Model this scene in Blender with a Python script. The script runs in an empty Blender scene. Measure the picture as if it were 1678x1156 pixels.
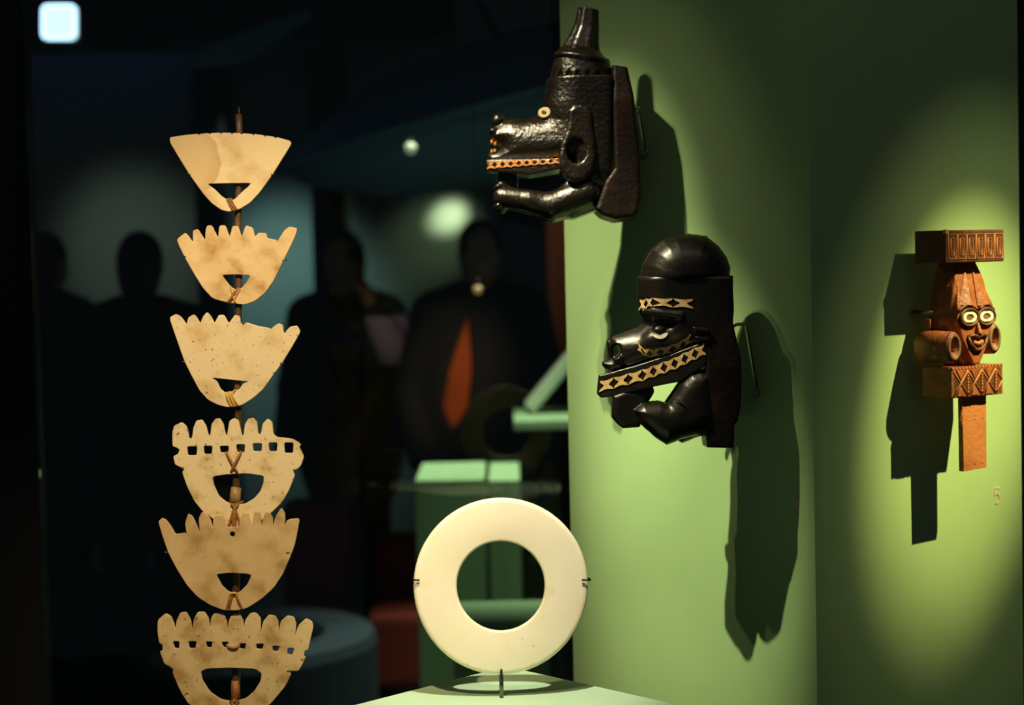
import bpy, bmesh, math, random
import numpy as np
from mathutils import Vector, Matrix

random.seed(4)
D = bpy.data
SC = bpy.context.scene
COL = SC.collection
RAD = math.radians

# ------------------------------------------------------------------ camera
FPX, CX, CY = 3200.0, 839.0, 578.0
TH, RO = RAD(2.9), RAD(1.29)
F = Vector((0, math.cos(TH), -math.sin(TH)))
U0 = Vector((0, math.sin(TH), math.cos(TH)))
R0 = Vector((1, 0, 0))
R = R0 * math.cos(RO) - U0 * math.sin(RO)
U = U0 * math.cos(RO) + R0 * math.sin(RO)
EYE = Vector((0, 0, 1.5))


def at(x, y, d):
    """point of the place at depth d whose picture position is x, y"""
    return EYE + (F + R * ((x - CX) / FPX) + U * ((CY - y) / FPX)) * d


cam_data = D.cameras.new('camera')
cam_data.sensor_width = 36
cam_data.lens = FPX / 1678 * 36
cam_data.clip_start, cam_data.clip_end = .05, 60
cam_data.dof.use_dof = True
cam_data.dof.focus_distance = 2.39
cam_data.dof.aperture_fstop = 4.0
cam = D.objects.new('camera', cam_data)
COL.objects.link(cam)
cam.matrix_world = Matrix(((R.x, U.x, -F.x, EYE.x), (R.y, U.y, -F.y, EYE.y),
                           (R.z, U.z, -F.z, EYE.z), (0, 0, 0, 1)))
SC.camera = cam
CAMROT = Matrix(((R.x, U.x, -F.x), (R.y, U.y, -F.y), (R.z, U.z, -F.z)))

# ------------------------------------------------------------------ world, exposure
world = D.worlds.new('world')
SC.world = world
world.use_nodes = True
world.node_tree.nodes['Background'].inputs[0].default_value = (.6, .85, 1, 1)
world.node_tree.nodes['Background'].inputs[1].default_value = .03
vs = SC.view_settings
vs.view_transform = 'Standard'
vs.look = 'None'
vs.gamma = 1
vs.exposure = 0
vs.use_curve_mapping = False

# ------------------------------------------------------------------ places of the case
PHI1, PHI2 = RAD(53), RAD(37)
N1 = Vector((-math.sin(PHI1), -math.cos(PHI1), 0))      # panel with the two heads
N2 = Vector((math.sin(PHI2), -math.cos(PHI2), 0))       # panel with the small figure
CORNER = at(1331, 578, 2.5)
DP = 2.25            # plaques and ring
DH, DH2 = 2.675, 2.525   # upper and lower head


def on_plane(x, y, n, off=0.0):
    v = F + R * ((x - CX) / FPX) + U * ((CY - y) / FPX)
    return EYE + v * (((CORNER - EYE).dot(n) + off) / v.dot(n))


# ------------------------------------------------------------------ lights of the case and the gallery, plus added fills
def spot(name, loc, aim, watt, deg, blend, col, rad):
    l = D.lights.new(name, 'SPOT')
    l.energy, l.spot_size, l.spot_blend, l.color, l.shadow_soft_size = watt, RAD(deg), blend, col, rad
    o = D.objects.new(name, l)
    COL.objects.link(o)
    o.location = loc
    o.rotation_euler = (Vector(aim) - Vector(loc)).to_track_quat('-Z', 'Y').to_euler()
    return o


KEY = Vector((-.86, 2.03, 3.05))
spot('case_spot_upper_head', KEY, on_plane(1000, 460, N1), 210, 14, 1, (1, .88, .55), .012)
spot('case_spot_wide', KEY + Vector((-.05, .02, .0)), on_plane(1000, 560, N1), 36, 25, 1, (1, .88, .56), .012)
spot('case_spot_lower_head', KEY + Vector((.06, -.05, .02)), on_plane(1120, 850, N1), 330, 14, 1, (1, .92, .56), .012)
spot('case_spot_figure', (1.5, 2.0, 2.7), on_plane(1575, 650, N2), 340, 13.5, 1, (1, .82, .34), .008)
spot('case_spot_figure_wide', (1.5, 2.0, 2.7), on_plane(1590, 680, N2), 34, 23, 1, (1, .9, .5), .008)
spot('case_spot_plaques', at(330, -900, 1.45), at(385, 700, DP), 52, 46, .9, (1, .77, .43), .02)
spot('case_spot_ring', at(800, -620, 1.80), at(825, 985, DP), 60, 26, .8, (1, .92, .70), .012)

fill_data = D.lights.new('case_fill', 'AREA')  # soft unseen fill added above the case to lift the panel shadows
fill_data.shape, fill_data.size, fill_data.size_y, fill_data.energy, fill_data.color = 'RECTANGLE', 1.4, .2, 1.0, (1, .9, .7)
so = D.objects.new('case_fill', fill_data)
COL.objects.link(so)
so.location = (.35, 1.75, 2.6)
so.rotation_euler = (Vector((.35, 2.7, 1.5)) - so.location).to_track_quat('-Z', 'Y').to_euler()

# gallery behind the case
spot('gallery_spot_teal', (-1.15, 8.6, 2.2), (-1.06, 9.4, 1.2), 34, 56, 1, (.5, .85, .82), .1)
spot('fill_spot_board', (.1, 7.2, 2.9), at(925, 400, 7.9), 14, 22, 1, (1, .75, .5), .05)  # added fill without a fixture, brightens the brown board
spot('fill_spot_sleeve', (-.62, 4.8, 1.9), at(632, 535, 7.2), 20, 8, 1, (1, .8, .75), .05)  # extra fill put in so the pink sleeve shows
spot('gallery_spot_grey', (-1.95, 7.9, 2.2), (-1.80, 9.4, 1.55), 13, 34, 1, (.85, .95, .75), .1)
tgt = at(738, 368, 9.3)
spot('gallery_spot_olive', tgt + Vector((.34, -.42, .30)), tgt, 5, 38, 1, (.8, .95, .5), .03)
spot('gallery_spot_beam', tgt + Vector((.34, -.42, .24)), tgt + Vector((-.02, .1, .03)), 60, 17, 1, (.9, .95, .55), .03)
spot('gallery_spot_plinths', (.05, 5.45, 3.4), (.08, 5.4, .8), 420, 42, .9, (.95, 1, .72), .08)
spot('fill_spot_plinth_fronts', (-.1, 3.7, 2.5), (.0, 4.9, .62), 24, 26, 1, (.85, 1, .65), .08)  # fill added from the front to brighten the far plinth faces
spot('fill_spot_shirt', (.45, 4.6, 2.5), (-.20, 6.65, 1.14), 85, 11, 1, (1, .62, .35), .08)  # added fill, kept narrow to light the orange shirt alone
spot('gallery_spot_blue', (-1.5, 7.4, 3.6), (-2.0, 9.4, 2.6), 5, 50, 1, (.12, .3, 1), .1)


# ------------------------------------------------------------------ helpers
def tag(o, label=None, cat=None, group=None, kind=None):
    if label: o['label'] = label
    if cat: o['category'] = cat
    if group: o['group'] = group
    if kind: o['kind'] = kind
    return o


def empty(name, label, cat, mw, group=None):
    o = D.objects.new(name, None)
    COL.objects.link(o)
    o.matrix_world = mw
    o.empty_display_size = .02
    return tag(o, label, cat, group)


def link(name, me, mat, parent=None, mw=None, smooth=False):
    """mesh object; with a parent the mesh is already in the parent's space"""
    o = D.objects.new(name, me)
    COL.objects.link(o)
    if mat: me.materials.append(mat)
    if smooth: me.polygons.foreach_set('use_smooth', [True] * len(me.polygons))
    if parent:
        o.parent = parent
    elif mw is not None:
        o.matrix_world = mw
    return o


def mesh_of(verts, faces):
    me = D.meshes.new('mesh')
    me.from_pydata([tuple(v) for v in verts], [], faces)
    me.update()
    return me


def box_bm(bm, lo, hi):
    v = [bm.verts.new((x, y, z)) for x in (lo[0], hi[0]) for y in (lo[1], hi[1]) for z in (lo[2], hi[2])]
    for f in ((0, 1, 3, 2), (4, 6, 7, 5), (0, 4, 5, 1), (2, 3, 7, 6), (0, 2, 6, 4), (1, 5, 7, 3)):
        bm.faces.new([v[i] for i in f])


def bm_mesh(bm, bevel=0, seg=2):
    bmesh.ops.recalc_face_normals(bm, faces=bm.faces)
    if bevel:
        bmesh.ops.bevel(bm, geom=list(bm.edges), offset=bevel, segments=seg, affect='EDGES', profile=.6)
    me = D.meshes.new('mesh')
    bm.to_mesh(me)
    bm.free()
    return me


def box_mesh(lo, hi, bevel=0, seg=2):
    bm = bmesh.new()
    box_bm(bm, lo, hi)
    return bm_mesh(bm, bevel, seg)


def tube_mesh(pts, r, n=10, r2=None, closed=False):
    """round tube along points, radius r (to r2)"""
    pts = [Vector(p) for p in pts]
    m = len(pts)
    verts, faces = [], []
    up = None
    for i, p in enumerate(pts):
        if closed:
            t = (pts[(i + 1) % m] - pts[i - 1]).normalized()
        else:
            t = (pts[min(i + 1, m - 1)] - pts[max(i - 1, 0)]).normalized()
        if up is None:
            up = Vector((0, 0, 1)) if abs(t.z) < .9 else Vector((1, 0, 0))
        a = t.cross(up).normalized()
        up = a.cross(t).normalized()
        rr = r if r2 is None else r + (r2 - r) * i / (m - 1)
        for k in range(n):
            c = 2 * math.pi * k / n
            verts.append(p + a * (rr * math.cos(c)) + up * (rr * math.sin(c)))
    for i in range(m if closed else m - 1):
        j = (i + 1) % m
        for k in range(n):
            faces.append((i * n + k, i * n + (k + 1) % n, j * n + (k + 1) % n, j * n + k))
    if not closed:
        faces.append(tuple(range(n - 1, -1, -1)))
        faces.append(tuple((m - 1) * n + k for k in range(n)))
    me = mesh_of(verts, faces)
    me.polygons.foreach_set('use_smooth', [len(p.vertices) == 4 for p in me.polygons])
    return me


def soften(pts, a=.22, times=1):
    for _ in range(times):
        out = []
        for i in range(len(pts)):
            p, q = pts[i], pts[(i + 1) % len(pts)]
            out.append((p[0] + (q[0] - p[0]) * a, p[1] + (q[1] - p[1]) * a))
            out.append((p[0] + (q[0] - p[0]) * (1 - a), p[1] + (q[1] - p[1]) * (1 - a)))
        pts = out
    return pts


def plate_mesh(loops, thick, bevel, res=2):
    """solid plate with holes, outline loops in metres, from z=-thick to 0"""
    cu = D.curves.new('outline', 'CURVE')
    cu.dimensions = '2D'
    cu.fill_mode = 'BOTH'
    cu.extrude = thick / 2 - bevel
    cu.bevel_depth = bevel
    cu.bevel_resolution = res
    cu.offset = -bevel
    for lp in loops:
        sp = cu.splines.new('POLY')
        sp.points.add(len(lp) - 1)
        for i, p in enumerate(lp):
            sp.points[i].co = (p[0], p[1], 0, 1)
        sp.use_cyclic_u = True
    ob = D.objects.new('outline', cu)
    me = D.meshes.new_from_object(ob)
    D.objects.remove(ob)
    D.curves.remove(cu)
    me.materials.clear()
    me.transform(Matrix.Translation((0, 0, -thick / 2)))
    return me


# ------------------------------------------------------------------ carved solids from distance fields
class Grid:
    def __init__(s, lo, hi, h):
        s.h, s.lo = h, np.array(lo, float)
        n = [int(math.ceil((hi[i] - lo[i]) / h)) + 1 for i in range(3)]
        ax = [lo[i] + h * np.arange(n[i]) for i in range(3)]
        s.ax = ax
        s.X = ax[0][:, None, None].astype(np.float32)
        s.Y = ax[1][None, :, None].astype(np.float32)
        s.W = ax[2][None, None, :].astype(np.float32)
        s.shape = tuple(n)

    def poly(s, pts):
        """signed distance to a polygon in x, y"""
        X, Y = s.X[:, :, 0], s.Y[:, :, 0]
        d = np.full((s.shape[0], s.shape[1]), 1e9, np.float32)
        ins = np.zeros(d.shape, bool)
        m = len(pts)
        for i in range(m):
            (ax, ay), (bx, by) = pts[i], pts[(i + 1) % m]
            ex, ey = bx - ax, by - ay
            t = np.clip(((X - ax) * ex + (Y - ay) * ey) / (ex * ex + ey * ey + 1e-9), 0, 1)
            d = np.minimum(d, (X - ax - ex * t) ** 2 + (Y - ay - ey * t) ** 2)
            if abs(ey) > 1e-9:
                c = ((ay > Y) != (by > Y)) & (X < ex * (Y - ay) / ey + ax)
                ins ^= c
        d = np.sqrt(d)
        return np.where(ins, -d, d)[:, :, None]

    def ext(s, pts, hw, r, wc=0.0):
        """polygon extruded to half width hw about wc, edges rounded by r"""
        a = s.poly(pts) + r
        b = np.abs(s.W - wc) - hw + r
        return np.sqrt(np.maximum(a, 0) ** 2 + np.maximum(b, 0) ** 2) + np.minimum(np.maximum(a, b), 0) - r

    def inf(s, pts, b, run, wc=0.0):
        """polygon blown up like a pillow: half width b reached run inside the outline"""
        d = s.poly(pts)
        t = np.clip(-d / run, 0, 1)
        pr = np.sqrt(np.clip(1 - (1 - t) ** 2, 0, 1))
        aw = np.abs(s.W - wc)
        return np.where(d < 0, (aw - b * pr) * np.where(t < 1, .5 + .5 * t, 1), np.sqrt(np.maximum(d, 0) ** 2 + aw ** 2))

    def ell(s, c, rad, rot=0):
        x, y, w = s.X - c[0], s.Y - c[1], s.W - c[2]
        if rot:
            co, si = math.cos(rot), math.sin(rot)
            x, y = x * co + y * si, -x * si + y * co
        k = np.sqrt((x / rad[0]) ** 2 + (y / rad[1]) ** 2 + (w / rad[2]) ** 2)
        return (k - 1) * min(rad)

    def cap(s, a, b, ra, rb):
        a, b = np.array(a, float), np.array(b, float)
        e = b - a
        x, y, w = s.X - a[0], s.Y - a[1], s.W - a[2]
        t = np.clip((x * e[0] + y * e[1] + w * e[2]) / (e @ e), 0, 1)
        return np.sqrt((x - e[0] * t) ** 2 + (y - e[1] * t) ** 2 + (w - e[2] * t) ** 2) - (ra + (rb - ra) * t)


def smin(a, b, k):
    h = np.clip(.5 + .5 * (b - a) / k, 0, 1)
    return b + (a - b) * h - k * h * (1 - h)


def smax(a, b, k):
    return -smin(-a, -b, k)


def surface(g, V):
    """surface nets: vertices (grid space) and quads of the zero level"""
    V = np.broadcast_to(V, g.shape).astype(np.float32)
    S = V < 0
    nx, ny, nz = V.shape
    cnt = np.zeros((nx - 1, ny - 1, nz - 1), np.int8)
    for i in (0, 1):
        for j in (0, 1):
            for k in (0, 1):
                cnt += S[i:nx - 1 + i, j:ny - 1 + j, k:nz - 1 + k]
    ci = np.argwhere((cnt > 0) & (cnt < 8))
    idx = np.full(cnt.shape, -1, np.int64)
    idx[ci[:, 0], ci[:, 1], ci[:, 2]] = np.arange(len(ci))
    acc = np.zeros((len(ci), 3))
    num = np.zeros(len(ci))
    offs = [(i, j, k) for i in (0, 1) for j in (0, 1) for k in (0, 1)]
    for a in offs:
        for ax in range(3):
            if a[ax]: continue
            b = list(a)
            b[ax] = 1
            va = V[ci[:, 0] + a[0], ci[:, 1] + a[1], ci[:, 2] + a[2]]
            vb = V[ci[:, 0] + b[0], ci[:, 1] + b[1], ci[:, 2] + b[2]]
            m = (va < 0) != (vb < 0)
            t = np.where(m, va / np.where(m, va - vb, 1), 0)
            p = np.tile(np.array(a, float), (len(ci), 1))
            p[:, ax] = t
            acc += p * m[:, None]
            num += m
    P = (ci + acc / num[:, None]) * g.h + g.lo
    quads = []
    for ax in range(3):
        o1, o2 = (ax + 1) % 3, (ax + 2) % 3
        sl = [slice(None)] * 3
        sl2 = [slice(None)] * 3
        sl[ax], sl2[ax] = slice(0, -1), slice(1, None)
        ch = S[tuple(sl)] != S[tuple(sl2)]
        e = np.argwhere(ch)
        e = e[(e[:, o1] > 0) & (e[:, o2] > 0) & (e[:, o1] < V.shape[o1] - 1) & (e[:, o2] < V.shape[o2] - 1)]
        if not len(e): continue
        d1, d2 = np.zeros(3, int), np.zeros(3, int)
        d1[o1], d2[o2] = 1, 1
        q = [e - d1 - d2, e - d2, e, e - d1]
        q = np.stack([idx[c[:, 0], c[:, 1], c[:, 2]] for c in q], 1)
        neg = S[e[:, 0], e[:, 1], e[:, 2]]
        q[~neg] = q[~neg][:, ::-1]
        quads.append(q)
    return P, np.concatenate(quads)


def np_mesh(P, Q):
    me = D.meshes.new('mesh')
    me.vertices.add(len(P))
    me.vertices.foreach_set('co', np.ascontiguousarray(P, np.float32).ravel())
    me.loops.add(len(Q) * 4)
    me.loops.foreach_set('vertex_index', np.ascontiguousarray(Q, np.int32).ravel())
    me.polygons.add(len(Q))
    me.polygons.foreach_set('loop_start', np.arange(0, len(Q) * 4, 4, dtype=np.int32))
    me.polygons.foreach_set('use_smooth', np.ones(len(Q), bool))
    me.update(calc_edges=True)
    me.validate()
    return me


def depth_of(g, V):
    """front surface w over x, y of a field"""
    V = np.broadcast_to(V, g.shape)
    S = V < 0
    top = g.shape[2] - 1 - np.argmax(S[:, :, ::-1], axis=2)
    has = S.any(axis=2)

    def one(i, j):
        if not has[i, j]: return None
        k = min(top[i, j], g.shape[2] - 2)
        a, b = float(V[i, j, k]), float(V[i, j, k + 1])
        return g.ax[2][k] + g.h * (a / (a - b) if a != b else 0)

    def w(x, y):
        u, v = (x - g.lo[0]) / g.h, (y - g.lo[1]) / g.h
        i, j = int(u), int(v)
        q = [one(i, j), one(i + 1, j), one(i, j + 1), one(i + 1, j + 1)]
        if any(t is None for t in q):
            q = [t for t in q if t is not None]
            return max(q) if q else None
        u, v = u - i, v - j
        return (q[0] * (1 - u) + q[1] * u) * (1 - v) + (q[2] * (1 - u) + q[3] * u) * v
    return w


# ------------------------------------------------------------------ materials
def mat(name, col, rough=.5, metal=0, spec=.5, emit=None, estr=0, bump=None, mottles=(), coat=0, sss=0):
    """bump=(scale, strength); mottles=[(scale, low, high, colour)] stains laid over the colour"""
    m = D.materials.new(name)
    m.use_nodes = True
    nt = m.node_tree
    b = nt.nodes['Principled BSDF']
    b.inputs['Base Color'].default_value = (*col, 1)
    b.inputs['Roughness'].default_value = rough
    b.inputs['Metallic'].default_value = metal
    b.inputs['Specular IOR Level'].default_value = spec
    b.inputs['Coat Weight'].default_value = coat
    b.inputs['Coat Roughness'].default_value = .18
    if sss:
        b.inputs['Subsurface Weight'].default_value = sss
        b.inputs['Subsurface Radius'].default_value = (.006, .004, .002)
        b.inputs['Subsurface Scale'].default_value = 1
    if emit:
        b.inputs['Emission Color'].default_value = (*emit, 1)
        b.inputs['Emission Strength'].default_value = estr
    tc = nt.nodes.new('ShaderNodeTexCoord')
    last = None
    for sc, lo, hi, c2, *det in mottles:
        n = nt.nodes.new('ShaderNodeTexNoise')
        n.inputs['Scale'].default_value = sc
        n.inputs['Detail'].default_value = det[0] if det else 4
        nt.links.new(tc.outputs['Object'], n.inputs['Vector'])
        mr = nt.nodes.new('ShaderNodeMapRange')
        mr.inputs['From Min'].default_value = lo
        mr.inputs['From Max'].default_value = hi
        nt.links.new(n.outputs['Fac'], mr.inputs['Value'])
        mx = nt.nodes.new('ShaderNodeMix')
        mx.data_type = 'RGBA'
        nt.links.new(mr.outputs['Result'], mx.inputs['Factor'])
        mx.inputs['A'].default_value = (*col, 1)
        mx.inputs['B'].default_value = (*c2, 1)
        if last: nt.links.new(last, mx.inputs['A'])
        last = mx.outputs['Result']
    if last: nt.links.new(last, b.inputs['Base Color'])
    if bump:
        n = nt.nodes.new('ShaderNodeTexNoise')
        n.inputs['Scale'].default_value = bump[0]
        n.inputs['Detail'].default_value = 6
        nt.links.new(tc.outputs['Object'], n.inputs['Vector'])
        bp = nt.nodes.new('ShaderNodeBump')
        bp.inputs['Strength'].default_value = bump[1]
        bp.inputs['Distance'].default_value = bump[2] if len(bump) > 2 else .002
        nt.links.new(n.outputs['Fac'], bp.inputs['Height'])
        nt.links.new(bp.outputs['Normal'], b.inputs['Normal'])
    return m


M_green = mat('green_paint', (.36, .56, .25), .62, bump=(900, .06), mottles=[(5, .45, .7, (.33, .52, .23))])
M_plinth = mat('pale_green_paint', (.50, .70, .46), .55, bump=(900, .04))
M_black = mat('black_lacquer', (.006, .006, .008), .5)
M_steel = mat('brushed_brass', (.38, .36, .22), .35, metal=1)
M_pin = mat('steel_pin', (.16, .16, .13), .35, metal=1)
M_dark_metal = mat('dark_metal', (.03, .028, .025), .4, metal=.8)


def add_stain(m, c, r, col, soft):
    """a round-edged stain with a darker rim, at c in the thing's own space"""
    nt = m.node_tree
    b = nt.nodes['Principled BSDF']
    src = b.inputs['Base Color'].links[0].from_socket
    tc = nt.nodes.new('ShaderNodeTexCoord')
    vm = nt.nodes.new('ShaderNodeVectorMath')
    vm.operation = 'DISTANCE'
    vm.inputs[1].default_value = c
    nz = nt.nodes.new('ShaderNodeTexNoise')
    nz.inputs['Scale'].default_value = 40
    mp = nt.nodes.new('ShaderNodeMath')
    mp.operation = 'MULTIPLY_ADD'
    mp.inputs[1].default_value = r * .35
    nt.links.new(tc.outputs['Object'], nz.inputs['Vector'])
    nt.links.new(tc.outputs['Object'], vm.inputs[0])
    nt.links.new(nz.outputs['Fac'], mp.inputs[0])
    nt.links.new(vm.outputs['Value'], mp.inputs[2])
    cr = nt.nodes.new('ShaderNodeMapRange')
    cr.inputs['From Min'].default_value = r * 1.17 + soft
    cr.inputs['From Max'].default_value = r * 1.17 - soft
    nt.links.new(mp.outputs[0], cr.inputs['Value'])
    mx = nt.nodes.new('ShaderNodeMix')
    mx.data_type = 'RGBA'
    nt.links.new(cr.outputs['Result'], mx.inputs['Factor'])
    nt.links.new(src, mx.inputs['A'])
    mx.inputs['B'].default_value = (*col, 1)
    nt.links.new(mx.outputs['Result'], b.inputs['Base Color'])


M_num = mat('pink_vinyl', (.80, .55, .45), .6)
CREAM = (.80, .66, .42)


def shell_mat(name, base, *mot, bump=(60, .25)):
    return mat(name, base, .42, spec=.45, bump=bump, mottles=list(mot), sss=.0)


M_shell = [
    shell_mat('shell_smooth', (.82, .66, .40), (22, .46, .66, (.60, .40, .18)), (9, .48, .62, (.76, .58, .34), 1)),
    shell_mat('shell_tan', (.76, .55, .29), (38, .44, .62, (.50, .29, .11)), (14, .45, .65, (.84, .66, .40))),
    shell_mat('shell_pitted', (.83, .68, .43), (30, .48, .68, (.66, .46, .22)), (260, .66, .72, (.12, .07, .03), 2), (160, .70, .74, (.2, .12, .05), 2)),
    shell_mat('shell_pale', (.86, .70, .43), (45, .5, .7, (.62, .42, .19)), (180, .66, .73, (.25, .15, .06), 2)),
    shell_mat('shell_honey', (.66, .47, .24), (30, .45, .64, (.42, .26, .10)), (12, .48, .62, (.74, .55, .3))),
    shell_mat('shell_stained', (.76, .58, .31), (34, .46, .64, (.50, .31, .12)), (150, .65, .73, (.22, .13, .05), 2)),
]
add_stain(M_shell[0], (-.054, .058, 0), .042, (.62, .43, .2), .001)
add_stain(M_shell[0], (-.062, .060, 0), .042, (.70, .52, .28), .006)
M_ring = shell_mat('shell_white', (.88, .80, .60), (28, .62, .76, (.78, .62, .36)), (90, .71, .77, (.45, .25, .08), 3), (14, .5, .7, (.86, .76, .54)), bump=(40, .06))
M_cord = mat('amber_cord', (.42, .18, .05), .35, bump=(900, .4), mottles=[(300, .4, .7, (.24, .1, .03))])
M_cord2 = mat('golden_cord', (.72, .42, .10), .35, bump=(900, .4))
M_bamboo = mat('dark_cane', (.075, .035, .018), .45, bump=(200, .3), mottles=[(40, .45, .7, (.16, .085, .035))])
M_wood_black = mat('blackened_wood', (.006, .0035, .002), .30, spec=.6, coat=.5, bump=(190, .5, .003), mottles=[(30, .45, .7, (.014, .008, .004))])
M_wood_smooth = mat('dark_polished_wood', (.007, .005, .0035), .36, spec=.5, coat=.12, bump=(90, .25, .003), mottles=[(26, .45, .7, (.015, .010, .006))])
M_wood_plank = mat('dark_plank_wood', (.008, .004, .0025), .45, spec=.35, bump=(120, .4, .003), mottles=[(24, .45, .7, (.026, .010, .006))])
M_inlay = mat('nacre_inlay', (.80, .55, .24), .3, spec=.5, mottles=[(160, .4, .65, (.62, .34, .12)), (60, .5, .7, (.86, .68, .38))])
M_inlay_red = mat('amber_inlay', (.62, .26, .07), .35, mottles=[(160, .4, .65, (.36, .13, .04))])
M_eye = mat('pale_shell_eye', (.45, .36, .17), .4, mottles=[(200, .45, .65, (.42, .32, .14))])
M_white = mat('white_shell_eye', (.86, .80, .62), .4)
M_pupil = mat('eye_hollow', (.012, .004, .003), .4)
M_red_wood = mat('reddish_wood', (.34, .105, .03), .5, spec=.4, bump=(150, .5, .002), mottles=[(40, .42, .66, (.20, .06, .02)), (120, .55, .7, (.46, .17, .06))])
M_red_dark = mat('smoked_wood', (.085, .032, .014), .5, bump=(150, .5, .002), mottles=[(60, .42, .66, (.15, .055, .02))])
M_ridge = mat('worn_wood_ridge', (.42, .15, .045), .5, bump=(200, .4, .001))
M_ear = mat('greyed_wood', (.20, .13, .07), .5, bump=(160, .5, .002), mottles=[(90, .45, .65, (.11, .06, .03))])

# gallery
M_wall = mat('gallery_wall_paint', (.30, .36, .34), .8)
M_floor = mat('gallery_floor', (.03, .03, .032), .45)
M_ceil = mat('gallery_ceiling', (.012, .013, .018), .8)
M_navy = mat('navy_lacquer', (.11, .25, .42), .6)
M_column = mat('dark_column', (.02, .018, .016), .6)
M_coat = mat('black_coat', (.014, .014, .015), .85)
M_coat2 = mat('charcoal_coat', (.02, .023, .022), .85)
M_orange = mat('orange_shirt', (.75, .16, .02), .8)
M_pink = mat('pale_pink_sleeve', (.55, .40, .40), .8)
M_skin = mat('skin', (.45, .24, .15), .55)
M_hair = mat('dark_hair', (.02, .014, .01), .6)
M_redseat = mat('dark_red_upholstery', (.24, .03, .02), .8)
M_farplinth = mat('far_green_paint', (.32, .52, .28), .6)
M_blue_lamp = mat('blue_white_lens', (.8, .9, 1), .4, emit=(.62, .85, 1), estr=1.5)
M_green_lamp = mat('pale_green_lens', (.8, .9, .7), .4, emit=(.72, .85, .46), estr=.62)
M_bulb = mat('dim_bulb', (.8, .9, .7), .4, emit=(.6, .7, .55), estr=.3)
M_glint = mat('amber_glint', (.8, .6, .3), .4, emit=(.9, .5, .18), estr=.2)  # emission stands in for a glint near the visitor


def glass_mat():
    m = D.materials.new('case_glass')
    m.use_nodes = True
    nt = m.node_tree
    nt.nodes.remove(nt.nodes['Principled BSDF'])
    out = nt.nodes['Material Output']
    t = nt.nodes.new('ShaderNodeBsdfTransparent')
    t.inputs[0].default_value = (.93, .97, .95, 1)
    g = nt.nodes.new('ShaderNodeBsdfGlossy')
    g.inputs['Roughness'].default_value = .0
    fr = nt.nodes.new('ShaderNodeFresnel')
    fr.inputs['IOR'].default_value = 1.5
    mx = nt.nodes.new('ShaderNodeMixShader')
    nt.links.new(fr.outputs[0], mx.inputs[0])
    nt.links.new(t.outputs[0], mx.inputs[1])
    nt.links.new(g.outputs[0], mx.inputs[2])
    nt.links.new(mx.outputs[0], out.inputs['Surface'])
    return m


M_glass = glass_mat()

# ------------------------------------------------------------------ structure: the two panels of the case
ZB, ZT = .45, 2.55


def wall_slab(name, p, q, n, thick, material):
    """upright slab whose face runs from p to q, outward normal n"""
    b = -n * thick
    mitre = CORNER - (N1 + N2) * (thick / (1 + N1.dot(N2)))       # both slabs meet in one mitred corner
    pts = [p, q, mitre if q is CORNER else q + b, mitre if p is CORNER else p + b]
    v = [(a.x, a.y, ZB) for a in pts] + [(a.x, a.y, ZT) for a in pts]
    f = [(0, 1, 5, 4), (1, 2, 6, 5), (2, 3, 7, 6), (3, 0, 4, 7), (4, 5, 6, 7), (3, 2, 1, 0)]
    me = mesh_of(v, f)
    bm = bmesh.new()
    bm.from_mesh(me)
    D.meshes.remove(me)
    o = link(name, bm_mesh(bm), material)
    return tag(o, kind='structure')


EDGE1 = on_plane(929, 578, N1)
EDGE2 = on_plane(1672, 578, N2)
wl = wall_slab('wall_left', EDGE1, CORNER, N1, .025, M_green)
wr = wall_slab('wall_right', CORNER, EDGE2, N2, .025, M_green)
wl['label'] = 'green display panel behind the two dark carved heads, numbered 4'
wr['label'] = 'green display panel behind the reddish carved figure, numbered 5'


def strokes(name, lines, wpx, px, py, n, parent):
    """numeral of flat strokes on a panel; lines in cap heights, y up"""
    o = on_plane(px, py, n, 0)
    d = (o - EYE).dot(F)
    h = 25.5 * d / FPX
    right = Vector((0, 0, 1)).cross(n).normalized()
    up = Vector((0, 0, 1))
    verts, faces = [], []
    for ln in lines:
        for i in range(len(ln) - 1):
            a, b = Vector(ln[i]), Vector(ln[i + 1])
            t = (b - a).normalized()
            a, b = a - t * wpx * .5, b + t * wpx * .5
            s = Vector((-t.y, t.x)) * wpx * .5
            k = len(verts)
            for z in (.0002, .0008):
                for c in (a + s, b + s, b - s, a - s):
                    verts.append(o + right * (c.x * h) + up * (c.y * h) + n * z)
            faces += [(k, k + 1, k + 2, k + 3), (k + 7, k + 6, k + 5, k + 4)] + \
                     [(k + j, k + 4 + j, k + 4 + (j + 1) % 4, k + (j + 1) % 4) for j in range(4)]
    me = mesh_of(verts, faces)
    bm = bmesh.new()
    bm.from_mesh(me)
    D.meshes.remove(me)
    return link(name, bm_mesh(bm), M_num, parent)


strokes('numeral', [[(.10, -.5), (.10, .5), (-.30, -.2), (.28, -.2)]], .085, 1303, 819, N1, wl)['label'] = 'pinkish numeral 4'
a5 = [(.0 + .26 * math.cos(RAD(t)), -.18 + .31 * math.sin(RAD(t))) for t in range(120, -125, -20)]
strokes('numeral', [[(.24, .5), (-.16, .5), (-.19, .07)] + a5], .085, 1633, 813, N2, wr)['label'] = 'pinkish numeral 5'

# case end post at the right end of the panel, and the post of the rear glass
def post(name, x, y, d, wpx, depth, m):
    c = at(x, y, d)
    w = wpx * d / FPX
    o = link(name, box_mesh((-w / 2, -depth / 2, ZB - c.z), (w / 2, depth / 2, ZT - c.z), .002), m)
    o.location = c
    return tag(o, kind='structure')


post('trim_1', 1686, 578, 2.9, 24, .03, M_black)
pl = post('trim_2', 20, 578, 3.25, 84, .05, M_black)

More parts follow.
